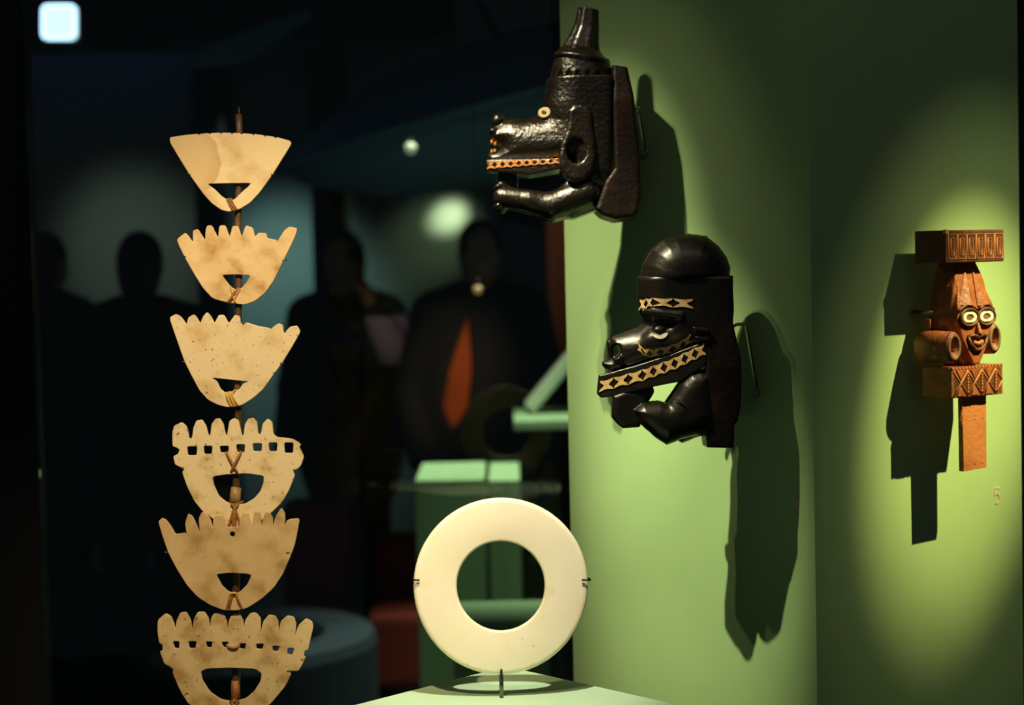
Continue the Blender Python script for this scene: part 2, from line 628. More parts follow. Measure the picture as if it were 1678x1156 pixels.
# rear glass pane from the left post to behind the panel's free edge
ga, gb = at(58, 578, 3.2), at(1000, 578, 3.2)
gd = (gb - ga)
gd.z = 0
gn = Vector((gd.y, -gd.x, 0)).normalized()
v = []
for off in (0, .006):
    for p, z in ((ga, ZB), (gb, ZB), (gb, ZT), (ga, ZT)):
        v.append(Vector((p.x, p.y, z)) - gn * off)
gl = link('window_1', mesh_of(v[:4], [(0, 1, 2, 3)]), M_glass)
sol = gl.modifiers.new('thickness', 'SOLIDIFY')
sol.thickness = .006
tag(gl, kind='structure')

# ------------------------------------------------------------------ plinth with the ring
s0 = DP / FPX
foot = at(822, 1144, DP)
ZP = foot.z


def on_level(x, y, z):
    v = F + R * ((x - CX) / FPX) + U * ((CY - y) / FPX)
    return EYE + v * ((z - EYE.z) / v.z)


apex = on_level(829, 1092, ZP)
dl = (on_level(580, 1156, ZP) - apex).normalized()
dr = (on_level(1120, 1157, ZP) - apex).normalized()
cl, cr = apex + dl * .50, apex + dr * .50
cf = apex + (dl + dr) * .50
v = [(p.x, p.y, z) for z in (ZB, ZP) for p in (apex, cl, cf, cr)]
me = mesh_of(v, [(0, 1, 5, 4), (1, 2, 6, 5), (2, 3, 7, 6), (3, 0, 4, 7), (4, 5, 6, 7), (3, 2, 1, 0)])
bm = bmesh.new()
bm.from_mesh(me)
D.meshes.remove(me)
tag(link('plinth', bm_mesh(bm, .0015), M_plinth), 'pale green plinth carrying the white shell ring', 'plinth')

# ring
def frame(x, y, d):
    return Matrix.Translation(at(x, y, d)) @ CAMROT.to_4x4()


ring_mw = frame(820.5, 960.5, DP)
prof = []
ri, ro, tk = 72.5, 144.0, 9.0
for k in range(12):
    a = math.pi / 2 + math.pi * k / 11 * 1.0
    prof.append((ri + 4 + 4 * math.cos(a), tk * .62 * math.sin(a)))
for k in range(14):
    a = -math.pi / 2 + math.pi * k / 13
    prof.append((ro - 8 + 8 * math.cos(a), (tk) * math.sin(a) * (.62 if abs(a) > 1.5 else .62)))
# a gentle swell across the band
prof = [(r_, z_ * (1 + .22 * math.sin(math.pi * (r_ - ri) / (ro - ri)))) for r_, z_ in prof]
NS = 128
verts, faces = [], []
for i in range(NS):
    a = 2 * math.pi * i / NS
    wob = 1 + .004 * math.sin(2 * a + .6) + .003 * math.sin(3 * a)
    for r_, z_ in prof:
        rr = r_ * (wob if r_ > 100 else 1)
        verts.append((rr * math.cos(a) * s0 * .99, rr * math.sin(a) * s0 * 1.008, z_ * s0))
m_ = len(prof)
for i in range(NS):
    j = (i + 1) % NS
    for k in range(m_):
        faces.append((i * m_ + k, i * m_ + (k + 1) % m_, j * m_ + (k + 1) % m_, j * m_ + k))
me = mesh_of(verts, faces)
bm = bmesh.new()
bm.from_mesh(me)
D.meshes.remove(me)
tag(link('shell_ring', bm_mesh(bm), M_ring, mw=ring_mw, smooth=True),
    'large polished white shell ring standing upright on a thin metal pin', 'ring')

# ring stand: pin, yoke behind the ring, two clips
st = empty('ring_stand', 'thin dark metal stand with side clips holding the white shell ring', 'stand', ring_mw)


def L(x, y, w, o=(820.5, 960.5), s=s0):
    return Vector(((x - o[0]) * s, (o[1] - y) * s, w * s))


inv = ring_mw.inverted()
pin_bot = inv @ foot
link('pin', tube_mesh([pin_bot, L(821.5, 1106.5, 0)], .0024, 12), M_pin, st)
link('pin_tip', tube_mesh([L(821.5, 1107.5, 3), L(821.5, 1106, 8.5), L(821.5, 1096, 9.0)], .0014, 8), M_dark_metal, st)
yoke = [L(821.5, 1108, -3)] + [L(820.5 + 150 * math.sin(t), 960.5 + 146 * math.cos(t), -11) for t in np.linspace(.02, 1.5, 14)]
yoke2 = [L(821.5, 1108, -3)] + [L(820.5 - 150 * math.sin(t), 960.5 + 146 * math.cos(t), -11) for t in np.linspace(.02, 1.5, 14)]
for yk in (yoke, yoke2):
    # the arms hug the back of the ring, hidden from the front
    yk2 = [yk[0]] + [Vector((p.x * .92, p.y * .92, p.z)) for p in yk[1:]]
    link('yoke_arm', tube_mesh(yk2, .0012, 8), M_dark_metal, st)
for x0, x1, xe in ((677, 688, 682), (967, 953, 959)):
    link('clip', tube_mesh([L(820.5 + (xe - 820.5) * .93, 950, -11), L(x0, 950, -11), L(x0, 950, 9.0), L(x1, 950, 10)], .0012, 8), M_dark_metal, st)

# ------------------------------------------------------------------ the six shell plaques
def zoomed(pts, ox, oy, sc):
    return [(ox + x / sc, oy + y / sc) for x, y in pts]


def quad(x0, x1, y0, y1):
    e = .8
    return [(x0, y0), (x1, y0), (x1 - e, y1), (x0 + e, y1)]


Z = 6.454
P1 = zoomed([(245, 170), (268, 158), (430, 135)], 240, 200, Z)
for nx_, ny_ in ((325.7, 219.4), (343, 218.2), (362, 217.6), (380, 217.8), (395.7, 218.4), (415, 219.6), (434.5, 221.8), (451.5, 224.6)):
    P1 += [(nx_ - 1.5, ny_), (nx_, ny_ + 3.6), (nx_ + 1.5, ny_ + .1)]
P1 += zoomed([(1470, 185), (1515, 198), (1533, 225), (1515, 262), (1330, 560), (1200, 740), (1100, 850), (990, 920), (870, 950), (790, 930), (690, 860), (600, 760), (450, 550), (340, 370), (250, 220)], 240, 200, Z)
H1 = [zoomed([(640, 652), (870, 648), (1105, 645), (1075, 685), (1030, 720), (930, 820), (860, 825), (800, 790), (720, 710)], 240, 200, Z)]

P2 = zoomed([(318, 210), (415, 135), (492, 240), (490, 115), (545, 100), (620, 222), (625, 110), (640, 65), (690, 60), (757, 197), (770, 70), (790, 60), (835, 62), (880, 187), (910, 65), (970, 70), (1007, 187), (1050, 60), (1125, 85), (1147, 187), (1185, 138), (1268, 145), (1277, 197), (1385, 215), (1370, 250), (1460, 110), (1510, 75), (1595, 90), (1580, 160), (1520, 290), (1440, 450), (1350, 640), (1250, 780), (1150, 860), (1040, 900), (940, 890), (840, 875), (700, 835), (600, 730), (500, 570), (410, 410), (350, 290)], 240, 360, Z)
H2 = [zoomed([(800, 585), (940, 580), (1100, 590), (1060, 660), (1010, 720), (950, 745), (890, 710), (835, 640)], 240, 360, Z)]

P3 = zoomed([(240, 70), (310, 30), (360, 55), (425, 142), (440, 70), (500, 35), (530, 65), (568, 132), (600, 55), (640, 10), (680, 55), (720, 127), (765, 40), (820, 40), (870, 132), (935, 40), (985, 55), (995, 120), (1020, 155), (1055, 118), (1165, 155), (1300, 180), (1310, 195), (1390, 130), (1440, 145), (1450, 240), (1520, 165), (1590, 152), (1630, 215), (1550, 360), (1440, 540), (1330, 690), (1240, 820), (1130, 920), (1000, 1000), (870, 1020), (760, 995), (650, 940), (560, 840), (480, 690), (400, 530), (330, 330)], 240, 510, Z)
H3 = [zoomed([(690, 705), (900, 728), (1080, 745), (1020, 770), (980, 830), (900, 850), (830, 865), (780, 820), (745, 745)], 240, 510, Z)]

Z4 = 5.993
P4 = zoomed([(255, 310), (253, 180), (270, 110), (345, 73), (390, 110), (410, 170), (415, 225), (435, 242), (450, 215), (460, 130), (490, 58), (545, 48), (585, 110), (605, 190), (618, 212), (630, 180), (640, 90), (680, 38), (720, 38), (755, 90), (775, 185), (788, 212), (800, 150), (815, 60), (860, 33), (905, 60), (925, 150), (940, 212), (955, 190), (965, 100), (1000, 40), (1045, 30), (1085, 70), (1095, 180), (1108, 197), (1125, 180), (1140, 90), (1190, 38), (1235, 75), (1245, 190), (1280, 220), (1430, 236), (1490, 270), (1517, 295), (1500, 315), (1547, 410), (1520, 490), (1490, 530), (1440, 540), (1440, 560), (1458, 595), (1400, 740), (1330, 860), (1230, 960), (1100, 1060), (960, 1110), (870, 1120), (790, 1105), (700, 1055), (560, 960), (470, 850), (400, 710), (350, 565), (368, 540), (368, 518), (330, 515), (280, 490), (262, 410), (310, 385), (324, 345), (300, 325)], 240, 680, Z4)
H4 = [zoomed([(650, 605), (830, 582), (1000, 578), (1150, 600), (1150, 660), (1120, 750), (1060, 820), (970, 875), (880, 885), (800, 870), (710, 800), (660, 690)], 240, 680, Z4)]
H4 += [quad(306.5, 323, 731.7, 746.6), quad(333.5, 348, 731, 744.5), quad(360, 375, 731, 742), quad(387, 401.5, 728.4, 741.7), quad(414, 429.5, 726.7, 740), quad(440, 454.5, 725.5, 740), quad(465.5, 481, 725.5, 743)]

P5 = zoomed([(118, 215), (155, 180), (190, 195), (240, 255), (285, 340), (380, 325), (397, 348), (380, 230), (410, 138), (450, 160), (495, 250), (527, 335), (512, 190), (545, 120), (590, 140), (630, 200), (655, 288), (655, 180), (690, 150), (750, 160), (775, 235), (785, 268), (910, 268), (915, 190), (950, 122), (1000, 130), (1020, 230), (1030, 265), (1045, 180), (1065, 118), (1110, 130), (1125, 190), (1122, 282), (1145, 180), (1165, 118), (1210, 130), (1240, 180), (1235, 272), (1265, 170), (1320, 80), (1355, 130), (1360, 200), (1350, 260), (1385, 195), (1500, 183), (1480, 310), (1450, 450), (1395, 590), (1340, 720), (1250, 860), (1130, 970), (990, 1060), (880, 1085), (750, 1080), (620, 1030), (500, 950), (400, 840), (300, 680), (220, 530), (170, 390)], 240, 820, Z4)
H5 = [zoomed([(683, 730), (830, 715), (1032, 730), (990, 830), (920, 900), (880, 920), (800, 900), (740, 840)], 240, 820, Z4),
      [(380.7 + 4.4 * math.cos(t), 876.4 + 4.4 * math.sin(t)) for t in np.linspace(0, 2 * math.pi, 15)[:-1]]]

Z6 = 5.593
P6 = zoomed([(100, 240), (105, 150), (175, 90), (225, 118), (255, 190), (265, 248), (275, 160), (310, 83), (365, 78), (405, 150), (421, 248), (435, 140), (470, 78), (530, 76), (572, 140), (581, 245), (592, 130), (620, 90), (700, 90), (735, 140), (739, 245), (760, 130), (800, 95), (860, 98), (888, 160), (887, 245), (905, 150), (950, 88), (1000, 83), (1047, 135), (1042, 280), (1070, 160), (1120, 103), (1180, 113), (1210, 170), (1207, 275), (1230, 160), (1290, 110), (1350, 123), (1372, 190), (1354, 315), (1390, 200), (1460, 136), (1515, 165), (1527, 210), (1500, 330), (1480, 425), (1450, 430), (1440, 480), (1457, 490), (1420, 570), (1390, 617), (1308, 617), (1325, 650), (1270, 760), (1130, 928), (1010, 1015), (810, 1060), (590, 1015), (390, 928), (310, 800), (240, 640), (245, 588), (165, 555), (123, 440), (150, 425), (145, 375), (115, 360)], 240, 990, Z6)
H6 = [zoomed([(500, 620), (560, 595), (780, 588), (1000, 598), (1055, 640), (1045, 710), (990, 800), (910, 870), (800, 900), (680, 880), (580, 810), (510, 700)], 240, 990, Z6)]
H6 += [zoomed(q, 240, 990, Z6) for q in (
    [(240, 345), (302, 345), (300, 412), (258, 410)], [(382, 345), (462, 345), (445, 410), (393, 410)],
    [(543, 348), (607, 348), (596, 403), (553, 403)], [(688, 350), (752, 350), (736, 402), (703, 402)],
    [(843, 365), (914, 365), (899, 418), (853, 412)], [(1003, 367), (1077, 367), (1061, 420), (1006, 415)],
    [(1153, 385), (1222, 390), (1202, 440), (1156, 436)], [(1293, 405), (1357, 408), (1332, 475), (1285, 460)])]

PLAQUES = [
    (P1, H1, 0, 'smooth fan-shaped shell plaque with finely nicked top edge, topmost on the cane'),
    (P2, H2, 0, 'tan shell plaque with square-cut teeth and one long slanting end tooth'),
    (P3, H3, 0, 'pale shell plaque speckled with dark pits, pointed teeth partly broken'),
    (P4, H4, 0, 'pale shell plaque with seven square holes and a broken right corner'),
    (P5, H5, 13, 'honey coloured shell plaque with a small drilled hole above its opening'),
    (P6, H6, 4, 'shell plaque with nine rounded teeth, lowest on the cane'),
]
PT = 7.0    # plate thickness in px
rod_mw = frame(384, 700, DP)
for i, (pl_, holes, w0, lab) in enumerate(PLAQUES):
    xs, ys = [p[0] for p in pl_], [p[1] for p in pl_]
    ox, oy = (min(xs) + max(xs)) / 2, max(ys)
    mw = frame(ox, oy, DP - w0 * s0)
    root = empty('shell_plaque', lab, 'shell plaque', mw, 'shell plaques tied to the cane')
    loops = [[((x - ox) * s0, (oy - y) * s0) for x, y in soften(lp, .13)] for lp in [pl_] + holes]
    link('plate', plate_mesh(loops, PT * s0, .0006, 2), M_shell[i], root, smooth=False)

    def K(x, y, w, ox=ox, oy=oy, w0=w0):
        return Vector(((x - ox) * s0, (oy - y) * s0, w * s0))
    if i == 0:
        cords = [([(372, 326, 2), (376, 334, 3), (382, 345, 2)], 1.5, M_cord), ([(375, 325, 2), (380, 334, 4), (386, 346, 2)], 1.5, M_cord), ([(379, 325, 2), (383, 334, 3.5), (389, 344, 2)], 1.3, M_cord)]
    elif i == 1:
        cords = [([(378, 470, 1), (381, 478, 3), (383, 487, 4), (386, 497, 1)], 1.9, M_cord2), ([(392, 473, 1), (385, 479, 4), (380, 488, 4), (374, 496, 1)], 2.4, M_cord), ([(394, 474, 1), (388, 482, 3), (384, 492, 3)], 1.3, M_cord2)]
    elif i == 2:
        cords = [([(371, 643, 1), (373, 651, 4), (379, 666, 2)], 1.9, M_cord2), ([(376, 642, 1), (379, 652, 4), (385, 666, 2)], 1.9, M_cord2), ([(386, 639, 1), (381, 645, 3), (384, 654, 4), (391, 665, 2)], 1.6, M_cord2)]
    elif i == 3:
        cords = [([(371, 742, -4), (373, 745, 2.5), (386, 769, 3), (390, 777, -4)], 2.2, M_cord), ([(395, 741, -4), (393, 745, 2.5), (382, 767, 4), (377, 777, -4)], 2.2, M_cord),
                 ([(379, 826, 2), (384, 831, 4), (390, 846, 3), (393, 863, 1)], 2.2, M_cord), ([(390, 826, 2), (385, 834, 5), (379, 850, 3), (375, 863, 1)], 2.4, M_cord),
                 ([(384, 838, 4), (384, 850, 4), (384, 864, 2)], 4.2, M_cord), ([(373, 825, -8), (384, 827, 3), (397, 823, -8)], 1.6, M_cord)]
    elif i == 4:
        cords = [([(379, 974, 1), (376, 983, 3), (371, 1001, 2)], 1.9, M_cord), ([(386, 973, 1), (391, 984, 3), (398, 999, 2)], 1.9, M_cord), ([(382, 973, 2), (378, 988, 3), (376, 1001, 2)], 1.4, M_cord), ([(377, 975, 1), (383, 972, 4), (389, 974, 1)], 2.0, M_cord2)]
    else:
        cords = [([(371, 1058, -3), (375, 1061, 1.5), (382, 1062, 3), (389, 1061, 2), (392, 1057, -3)], 2.2, M_cord), ([(377, 1150, 1), (384, 1147, 4), (392, 1150, 1)], 1.6, M_cord),
                 ([(378, 1149, 1), (386, 1162, 4), (392, 1178, 2)], 2.0, M_cord), ([(391, 1149, 1), (383, 1162, 4), (376, 1178, 2)], 2.0, M_cord)]
    for pts, r_, mt in cords:
        pv = [K(*p) for p in pts]
        # smooth the strand
        fine = []
        for t in np.linspace(0, len(pv) - 1, 14):
            a = min(int(t), len(pv) - 2)
            p0, p1, p2, p3 = pv[max(a - 1, 0)], pv[a], pv[a + 1], pv[min(a + 2, len(pv) - 1)]
            u = t - a
            fine.append(.5 * ((2 * p1) + (p2 - p0) * u + (2 * p0 - 5 * p1 + 4 * p2 - p3) * u * u + (3 * p1 - p0 - 3 * p2 + p3) * u ** 3))
        link('cord_strand', tube_mesh(fine, r_ * s0, 8), mt, root)

# the cane behind the plaques with its wire clips
rod = empty('cane_rod', 'dark slender cane running upright behind the six shell plaques', 'rod', rod_mw)


def K(x, y, w):
    return Vector(((x - 384) * s0, (700 - y) * s0, w * s0))


link('cane', tube_mesh([K(390 - .006 * (y - 178) + 1.2 * math.sin(y * .03), y, -14) for y in range(186, 1200, 24)], 5.6 * s0, 12, 6.8 * s0), M_bamboo, rod)
link('cane_tip', tube_mesh([K(390, 188, -14), K(389.5, 174, -14)], 2.2 * s0, 8, 1 * s0), M_bamboo, rod)
link('spliced_cane', tube_mesh([K(386, 800, -9), K(384.5, 812, -7), K(384, 825, -7)], 8.5 * s0, 12, 9.5 * s0), mat('split_cane', (.40, .26, .10), .5, bump=(120, .4), mottles=[(60, .45, .6, (.25, .14, .05))]), rod)
link('frayed_end', tube_mesh([K(384, 1118, -12), K(384.5, 1147, -11)], 6.5 * s0, 10, 8.5 * s0), M_cord, rod)
for yl, xl, yr, xr, w0 in ((285, 309, 285.5, 447.5, 0), (419.5, 301.5, 426, 466.5, 0), (593, 300, 595, 462, 0), (767, 298, 770, 484, 0), (904, 273, 904.5, 474, 13), (1094, 281, 1099, 474, 4)):
    for x, y, sg in ((xl, yl, -1), (xr, yr, 1)):
        link('wire_clip', tube_mesh([K(388, (yl + yr) / 2, -22), K(x + sg * 2.2 - sg * 12, y, -16 + w0), K(x + sg * 1.8, y, -12 + w0), K(x + sg * 1.8, y, w0 + .5), K(x - sg * 3.4, y + .5, w0 + 1.2)], 1.05 * s0, 6), M_steel, rod)

# ------------------------------------------------------------------ carved heads
HS = DH / FPX


class Carving:
    """a carved thing whose parts are drawn in picture px at depth DH"""

    def __init__(s, name, label, cat, ox, oy, d=DH):
        s.ox, s.oy, s.s = ox, oy, d / FPX
        s.root = empty(name, label, cat, frame(ox, oy, d))

    def pt(s, x, y, w):
        return Vector(((x - s.ox) * s.s, (s.oy - y) * s.s, w * s.s))

    def part(s, name, g, V, m, label=None):
        P, Q = surface(g, V)
        P = np.stack([(P[:, 0] - s.ox) * s.s, (s.oy - P[:, 1]) * s.s, P[:, 2] * s.s], 1)
        o = link(name, np_mesh(P, Q[:, ::-1]), m, s.root)
        if label: o['label'] = label
        return o

    def piece(s, name, pts, depth, m, parent=None, th=3.0, lift=1.5):
        """thin inlaid piece following the surface depth(x, y)"""
        v, n = [], len(pts)
        cx_, cy_ = sum(p[0] for p in pts) / n, sum(p[1] for p in pts) / n
        dc = depth(cx_, cy_)
        def dd(x, y):
            q = depth(x, y)
            return dc if q is None else max(min(q, dc + 9), dc - 9)
        for top in (1, 0):
            for x, y in pts:
                w = dd(x, y) + (lift if top else lift - th)
                v.append(s.pt(x, y, w))
            v.append(s.pt(cx_, cy_, dc + (lift if top else lift - th)))
        f = []
        for i in range(n):
            j = (i + 1) % n
            f.append((i, j, n))
            f.append((n + 1 + j, n + 1 + i, 2 * n + 1))
            f.append((j, i, n + 1 + i, n + 1 + j))
        me = mesh_of(v, f)
        bm = bmesh.new()
        bm.from_mesh(me)
        D.meshes.remove(me)
        return link(name, bm_mesh(bm), m, parent or s.root)


BOW = [(-.5, -.5), (-.1, -.40), (.1, -.40), (.5, -.5), (.44, -.30), (.19, -.06), (.19, .06), (.44, .30), (.5, .5), (.1, .36), (-.1, .36), (-.5, .5), (-.44, .30), (-.19, .06), (-.19, -.06), (-.44, -.30)]


def inlay_band(c, top, bot, n, depth, m, parent, fill=.97, skip=()):
    """bow-tie pieces between two polylines with the same number of points"""
    def along(pl_, t):
        k = t * (len(pl_) - 1)
        i = min(int(k), len(pl_) - 2)
        u = k - i
        return (pl_[i][0] + (pl_[i + 1][0] - pl_[i][0]) * u, pl_[i][1] + (pl_[i + 1][1] - pl_[i][1]) * u)
    for k in range(n):
        if k in skip: continue
        pts = []
        for t, q in BOW:
            tt = min(max((k + .5 + t * fill) / n, 0), 1)
            a, b = along(top, tt), along(bot, tt)
            u = q * .94 + .5
            pts.append((a[0] + (b[0] - a[0]) * u, a[1] + (b[1] - a[1]) * u))
        c.piece('inlay', pts, depth, m, parent)


# ---- upper head: tall hat, round nose, long jaw
c = Carving('figurehead', 'dark glossy carved head with tall conical hat, round nose and ringed ear', 'carving', 950, 363)
g = Grid((895, 5, -56), (1010, 115, 56), 1.5)
yy = g.Y - .16 * (g.X - 953)
prof_y = [5, 11, 13, 44, 67, 81, 90, 96, 100, 104, 106.5, 110]
prof_r = [-12, -4, 17, 21, 26, 31, 40, 46.5, 46.5, 43, 36, 20]
rr = np.interp(yy, prof_y, prof_r)
xc = np.interp(yy, [12, 44, 67, 81, 97], [964.5, 961, 955.5, 952.5, 953])
ang = np.arctan2(g.W, g.X - xc)
rho = np.sqrt((g.X - xc) ** 2 + g.W ** 2) * (1 + .035 * np.cos(8 * ang) * (yy < 84))
V = np.maximum((rho - rr) * .7, yy - 107)
c.part('hat', g, V, M_wood_black)

g = Grid((892, 96, -54), (1012, 140, 54), 1.5)
k_ = np.sqrt(((g.X - 953) / np.interp(g.Y, [98, 132], [46, 53])) ** 2 + (g.W / np.interp(g.Y, [98, 132], [41, 46])) ** 2)
V = np.maximum((k_ - 1) * 44, np.maximum(98 - g.Y, g.Y - 135))
for nx_ in (906, 915.5, 930, 946, 963, 981):
    cs = (nx_ - 953) / 50
    wz = 46 * math.sqrt(max(1 - cs * cs, 0)) + 1.5
    V = smax(V, -g.cap((nx_, 113, wz), (nx_, 130, wz), 1.0, 6.8), .8)
c.part('head_band', g, V, M_wood_black)

g = Grid((788, 125, -58), (1018, 318, 58), 1.5)
skull = g.inf([(903, 60), (1045, 60), (1045, 250), (1035, 330), (950, 330), (918, 280), (900, 230), (890, 198), (889, 172), (894, 150)], 52, 58)
skull = smax(smax(skull, 129 - g.Y, 4), g.X - 1001, 8)
snout_hw = np.interp(g.X, [795, 815, 850, 900, 930], [17, 23, 31, 40, 46]) * np.interp(g.Y, [188, 205, 235, 262], [.55, .86, 1.0, 1.0])
snout = g.inf([(900, 184), (884, 190), (858, 195), (836, 194), (822, 199), (810, 208), (802, 215), (800, 224), (801, 230), (811, 236), (818, 242), (813, 248), (800, 251), (797, 257), (797, 270), (900, 274), (960, 262), (960, 190)], snout_hw * 1.08, 34)
V = smin(skull, snout, 12)
V = smin(V, g.ell((816.5, 198.5, 0), (11.8, 13, 13)), 2)
V = smin(V, g.ell((808, 216, 8), (7, 6, 10)), 4)
V = smin(V, g.ell((808, 216, -8), (7, 6, 10)), 4)
# mouth: lips opened at the front
V = smax(V, -g.ext([(790, 229), (802, 231), (816, 240), (813, 247), (790, 251)], 40, 2), 2)
jaw_hw = np.interp(g.X, [795, 830, 915], [19, 28, 46])
jaw = g.ext([(797, 264), (905, 264), (922, 270), (917, 281), (868, 290), (798, 282)], jaw_hw, 2.5)
V = smin(V, jaw, 2.0)
# groove above the jaw band
head = c.part('head', g, V, M_wood_black)
dep = depth_of(g, V)
inlay_band(c, [(797.5, 266), (915, 262)], [(798, 279.5), (868, 279), (915, 272)][::1] if False else [(798, 280), (915, 273)], 9, dep, M_inlay_red, head, fill=1.0)
for tx, ty in ((806, 233), (811.5, 236.5), (806, 249), (811, 248)):
    for sgn in (-1, 1):
        c_w = 9 * sgn
        me = box_mesh((-2, -2.6, -3), (2, 2.6, 3), .8)
        me.transform(Matrix.Diagonal((c.s, c.s, c.s, 1)))
        o = link('tooth', me, M_inlay_red, head)
        o.location = c.pt(tx, ty, c_w)
# eye: pale shell ring with a dark hollow, on the side of the head
de = dep(897, 190)
for sgn in (1, -1):
    eye_n = Vector((-.52, .2, sgn * .83)).normalized()
    q = eye_n.to_track_quat('Z', 'Y').to_matrix().to_4x4()
    e_mw = Matrix.Translation(c.pt(891, 187.5, sgn * (de + 1))) @ q
    eye = link('eye', plate_mesh([[(8.5 * c.s * math.cos(t) * (1 + .12 * math.cos(2 * t + .6)), 12.0 * c.s * math.sin(t)) for t in np.linspace(0, 2 * math.pi, 25)[:-1]]], 5 * c.s, .0012), M_eye, c.root)
    eye.matrix_local = e_mw
    pu = link('pupil', plate_mesh([[(3.4 * c.s * math.cos(t), 5.0 * c.s * math.sin(t)) for t in np.linspace(0, 2 * math.pi, 19)[:-1]]], 3 * c.s, .0008), M_pupil, eye)
    pu.location = (0, 0, 1.3 * c.s)

g = Grid((905, 170, 28), (985, 312, 70), 1.2)
ear = g.ext([(930, 187), (938, 179), (950, 177), (962, 180), (969, 191), (970, 215), (974, 240), (975, 265), (970, 285), (957, 300), (940, 304), (925, 298), (916, 280), (914, 262), (918, 240), (926, 220), (929, 205)], np.interp(g.Y, [180, 240, 300], [8, 10, 13]), 7, 48)
hole = (np.sqrt(((g.X - 943) / 15.5) ** 2 + ((g.Y - 253) / 20) ** 2) - 1) * 14
V = smax(ear, -hole, 5)
c.part('ear', g, V, M_wood_black)
g = Grid((905, 170, -70), (985, 312, -28), 1.6)
ear = g.ext([(930, 187), (938, 179), (950, 177), (962, 180), (969, 191), (970, 215), (974, 240), (975, 265), (970, 285), (957, 300), (940, 304), (925, 298), (916, 280), (914, 262), (918, 240), (926, 220), (929, 205)], np.interp(g.Y, [180, 240, 300], [8, 10, 13]), 7, -48)
hole = (np.sqrt(((g.X - 943) / 15.5) ** 2 + ((g.Y - 253) / 20) ** 2) - 1) * 14
c.part('ear', g, smax(ear, -hole, 5), M_wood_black)

g = Grid((800, 276, -58), (1018, 372, 58), 1.6)
V = g.ext([(930, 280), (1010, 280), (1012, 352), (974, 347), (940, 360), (915, 356), (908, 330), (922, 298)], 36, 14)
for sg in (1, -1):
    w = 26 * sg
    V = smin(V, g.cap((826, 325, w * .75), (868, 331, w), 17, 17), 5)
    V = smin(V, g.cap((868, 331, w), (905, 340, w), 17, 22), 6)
    V = smin(V, g.cap((905, 340, w), (960, 318, w * 1.1), 22, 26), 6)
    V = smin(V, g.cap((822, 312, w * .6), (822, 344, w * .55), 10, 7), 4)
    # knuckles
    for f_ in range(4):
        V = smin(V, g.cap((817, 308 + f_ * 10.5, w * .9 + sg * 4), (812.5, 309 + f_ * 10.5, w * .55), 4.6, 4.4), 1.2)
V = smin(V, g.ext([(816, 280), (846, 284), (850, 296), (846, 330), (824, 350), (816, 345)], 13, 4), 3)
V = smax(V, -g.ext([(847, 278), (917, 274), (921, 294), (905, 308), (894, 314.5), (866, 313), (849, 303)], 80, 1), 3)
c.part('forearms', g, V, M_wood_black)

g = Grid((966, 104, -60), (1058, 372, 60), 1.7)
V = g.ext([(1001, 111), (1026, 115), (1036, 162), (1046, 250), (1048, 324), (1043, 352), (1036, 360), (1006, 363), (985, 356), (974, 346), (990, 300), (1004, 280), (1001, 160)], np.interp(g.Y, [110, 170, 363], [40, 50, 52]), 7)
c.part('back_plank', g, V, M_wood_plank)

# ---- lower head: round cap, shell inlay, slanting jaw
c = Carving('figurehead', 'dark carved head with smooth domed cap and pale zigzag shell inlay', 'carving', 1120, 735, DH2)
g = Grid((1040, 376, -60), (1206, 466, 60), 1.6)
V = g.inf([(1049, 455), (1053, 434), (1067, 409), (1084, 394), (1105, 386), (1130, 383.5), (1157, 387), (1178, 404), (1191, 422), (1197, 440), (1196, 449), (1198, 540), (1049, 540)], 55, 62)
V = smax(V, g.Y - 457 + (g.X - 1123) * .06, 5)
c.part('cap', g, V, M_wood_smooth)

g = Grid((968, 448, -60), (1206, 662, 60), 1.5)
skull = g.inf([(1046, 370), (1232, 370), (1232, 560), (1150, 590), (1090, 560), (1056, 530), (1046, 512), (1043, 488)], 49.5, 46)
skull = smax(skull, np.maximum(453 - g.Y, g.X - 1197), 9)
face_hw = np.interp(g.X, [980, 1000, 1030, 1065, 1110], [12, 17, 24, 36, 46]) * np.interp(g.Y, [535, 565, 600], [.8, 1, 1.05])
face = g.inf([(1070, 510), (1056, 528), (1043, 538), (1020, 546), (1002, 552), (996, 558), (994, 566), (997, 580), (1000, 587), (995, 590), (986, 593), (986, 598), (993, 606), (988, 612), (1030, 606), (1090, 590), (1150, 565), (1150, 510)], face_hw * 1.1, 30)
V = smin(skull, face, 8)
# eye sockets with an overhanging brow
for sg in (1, -1):
    V = smax(V, -g.ell((1073, 530, sg * 50), (31, 19, 20), -.05), 5)
    V = smin(V, g.ell((1080, 556, sg * 30), (27, 17, 14), -.2), 6)
    V = smin(V, g.cap((1052, 511, sg * 41), (1112, 518, sg * 49), 4, 5), 4)
    V = smin(V, g.cap((999, 562, sg * 14), (1012, 588, sg * 20), 5, 7), 5)
# nostril right through the nose
V = smax(V, -(np.sqrt(((g.X - 1009.5) / 5.6) ** 2 + ((g.Y - 574.5) / 9) ** 2) - 1) * 5, 3)
V = smax(V, -g.ell((1008, 575, 24), (9, 14, 9), .3), 2)
jaw_hw = np.interp(g.X, [978, 1000, 1060, 1150], [14, 19, 33, 51])
jaw = g.ext([(981, 615), (990, 613), (1040, 599), (1100, 579), (1150, 560), (1162, 585), (1150, 600), (1112, 625), (1071, 633), (1003, 650), (984, 652), (978, 645)], jaw_hw, 2.2)
V = smin(V, jaw, 2)
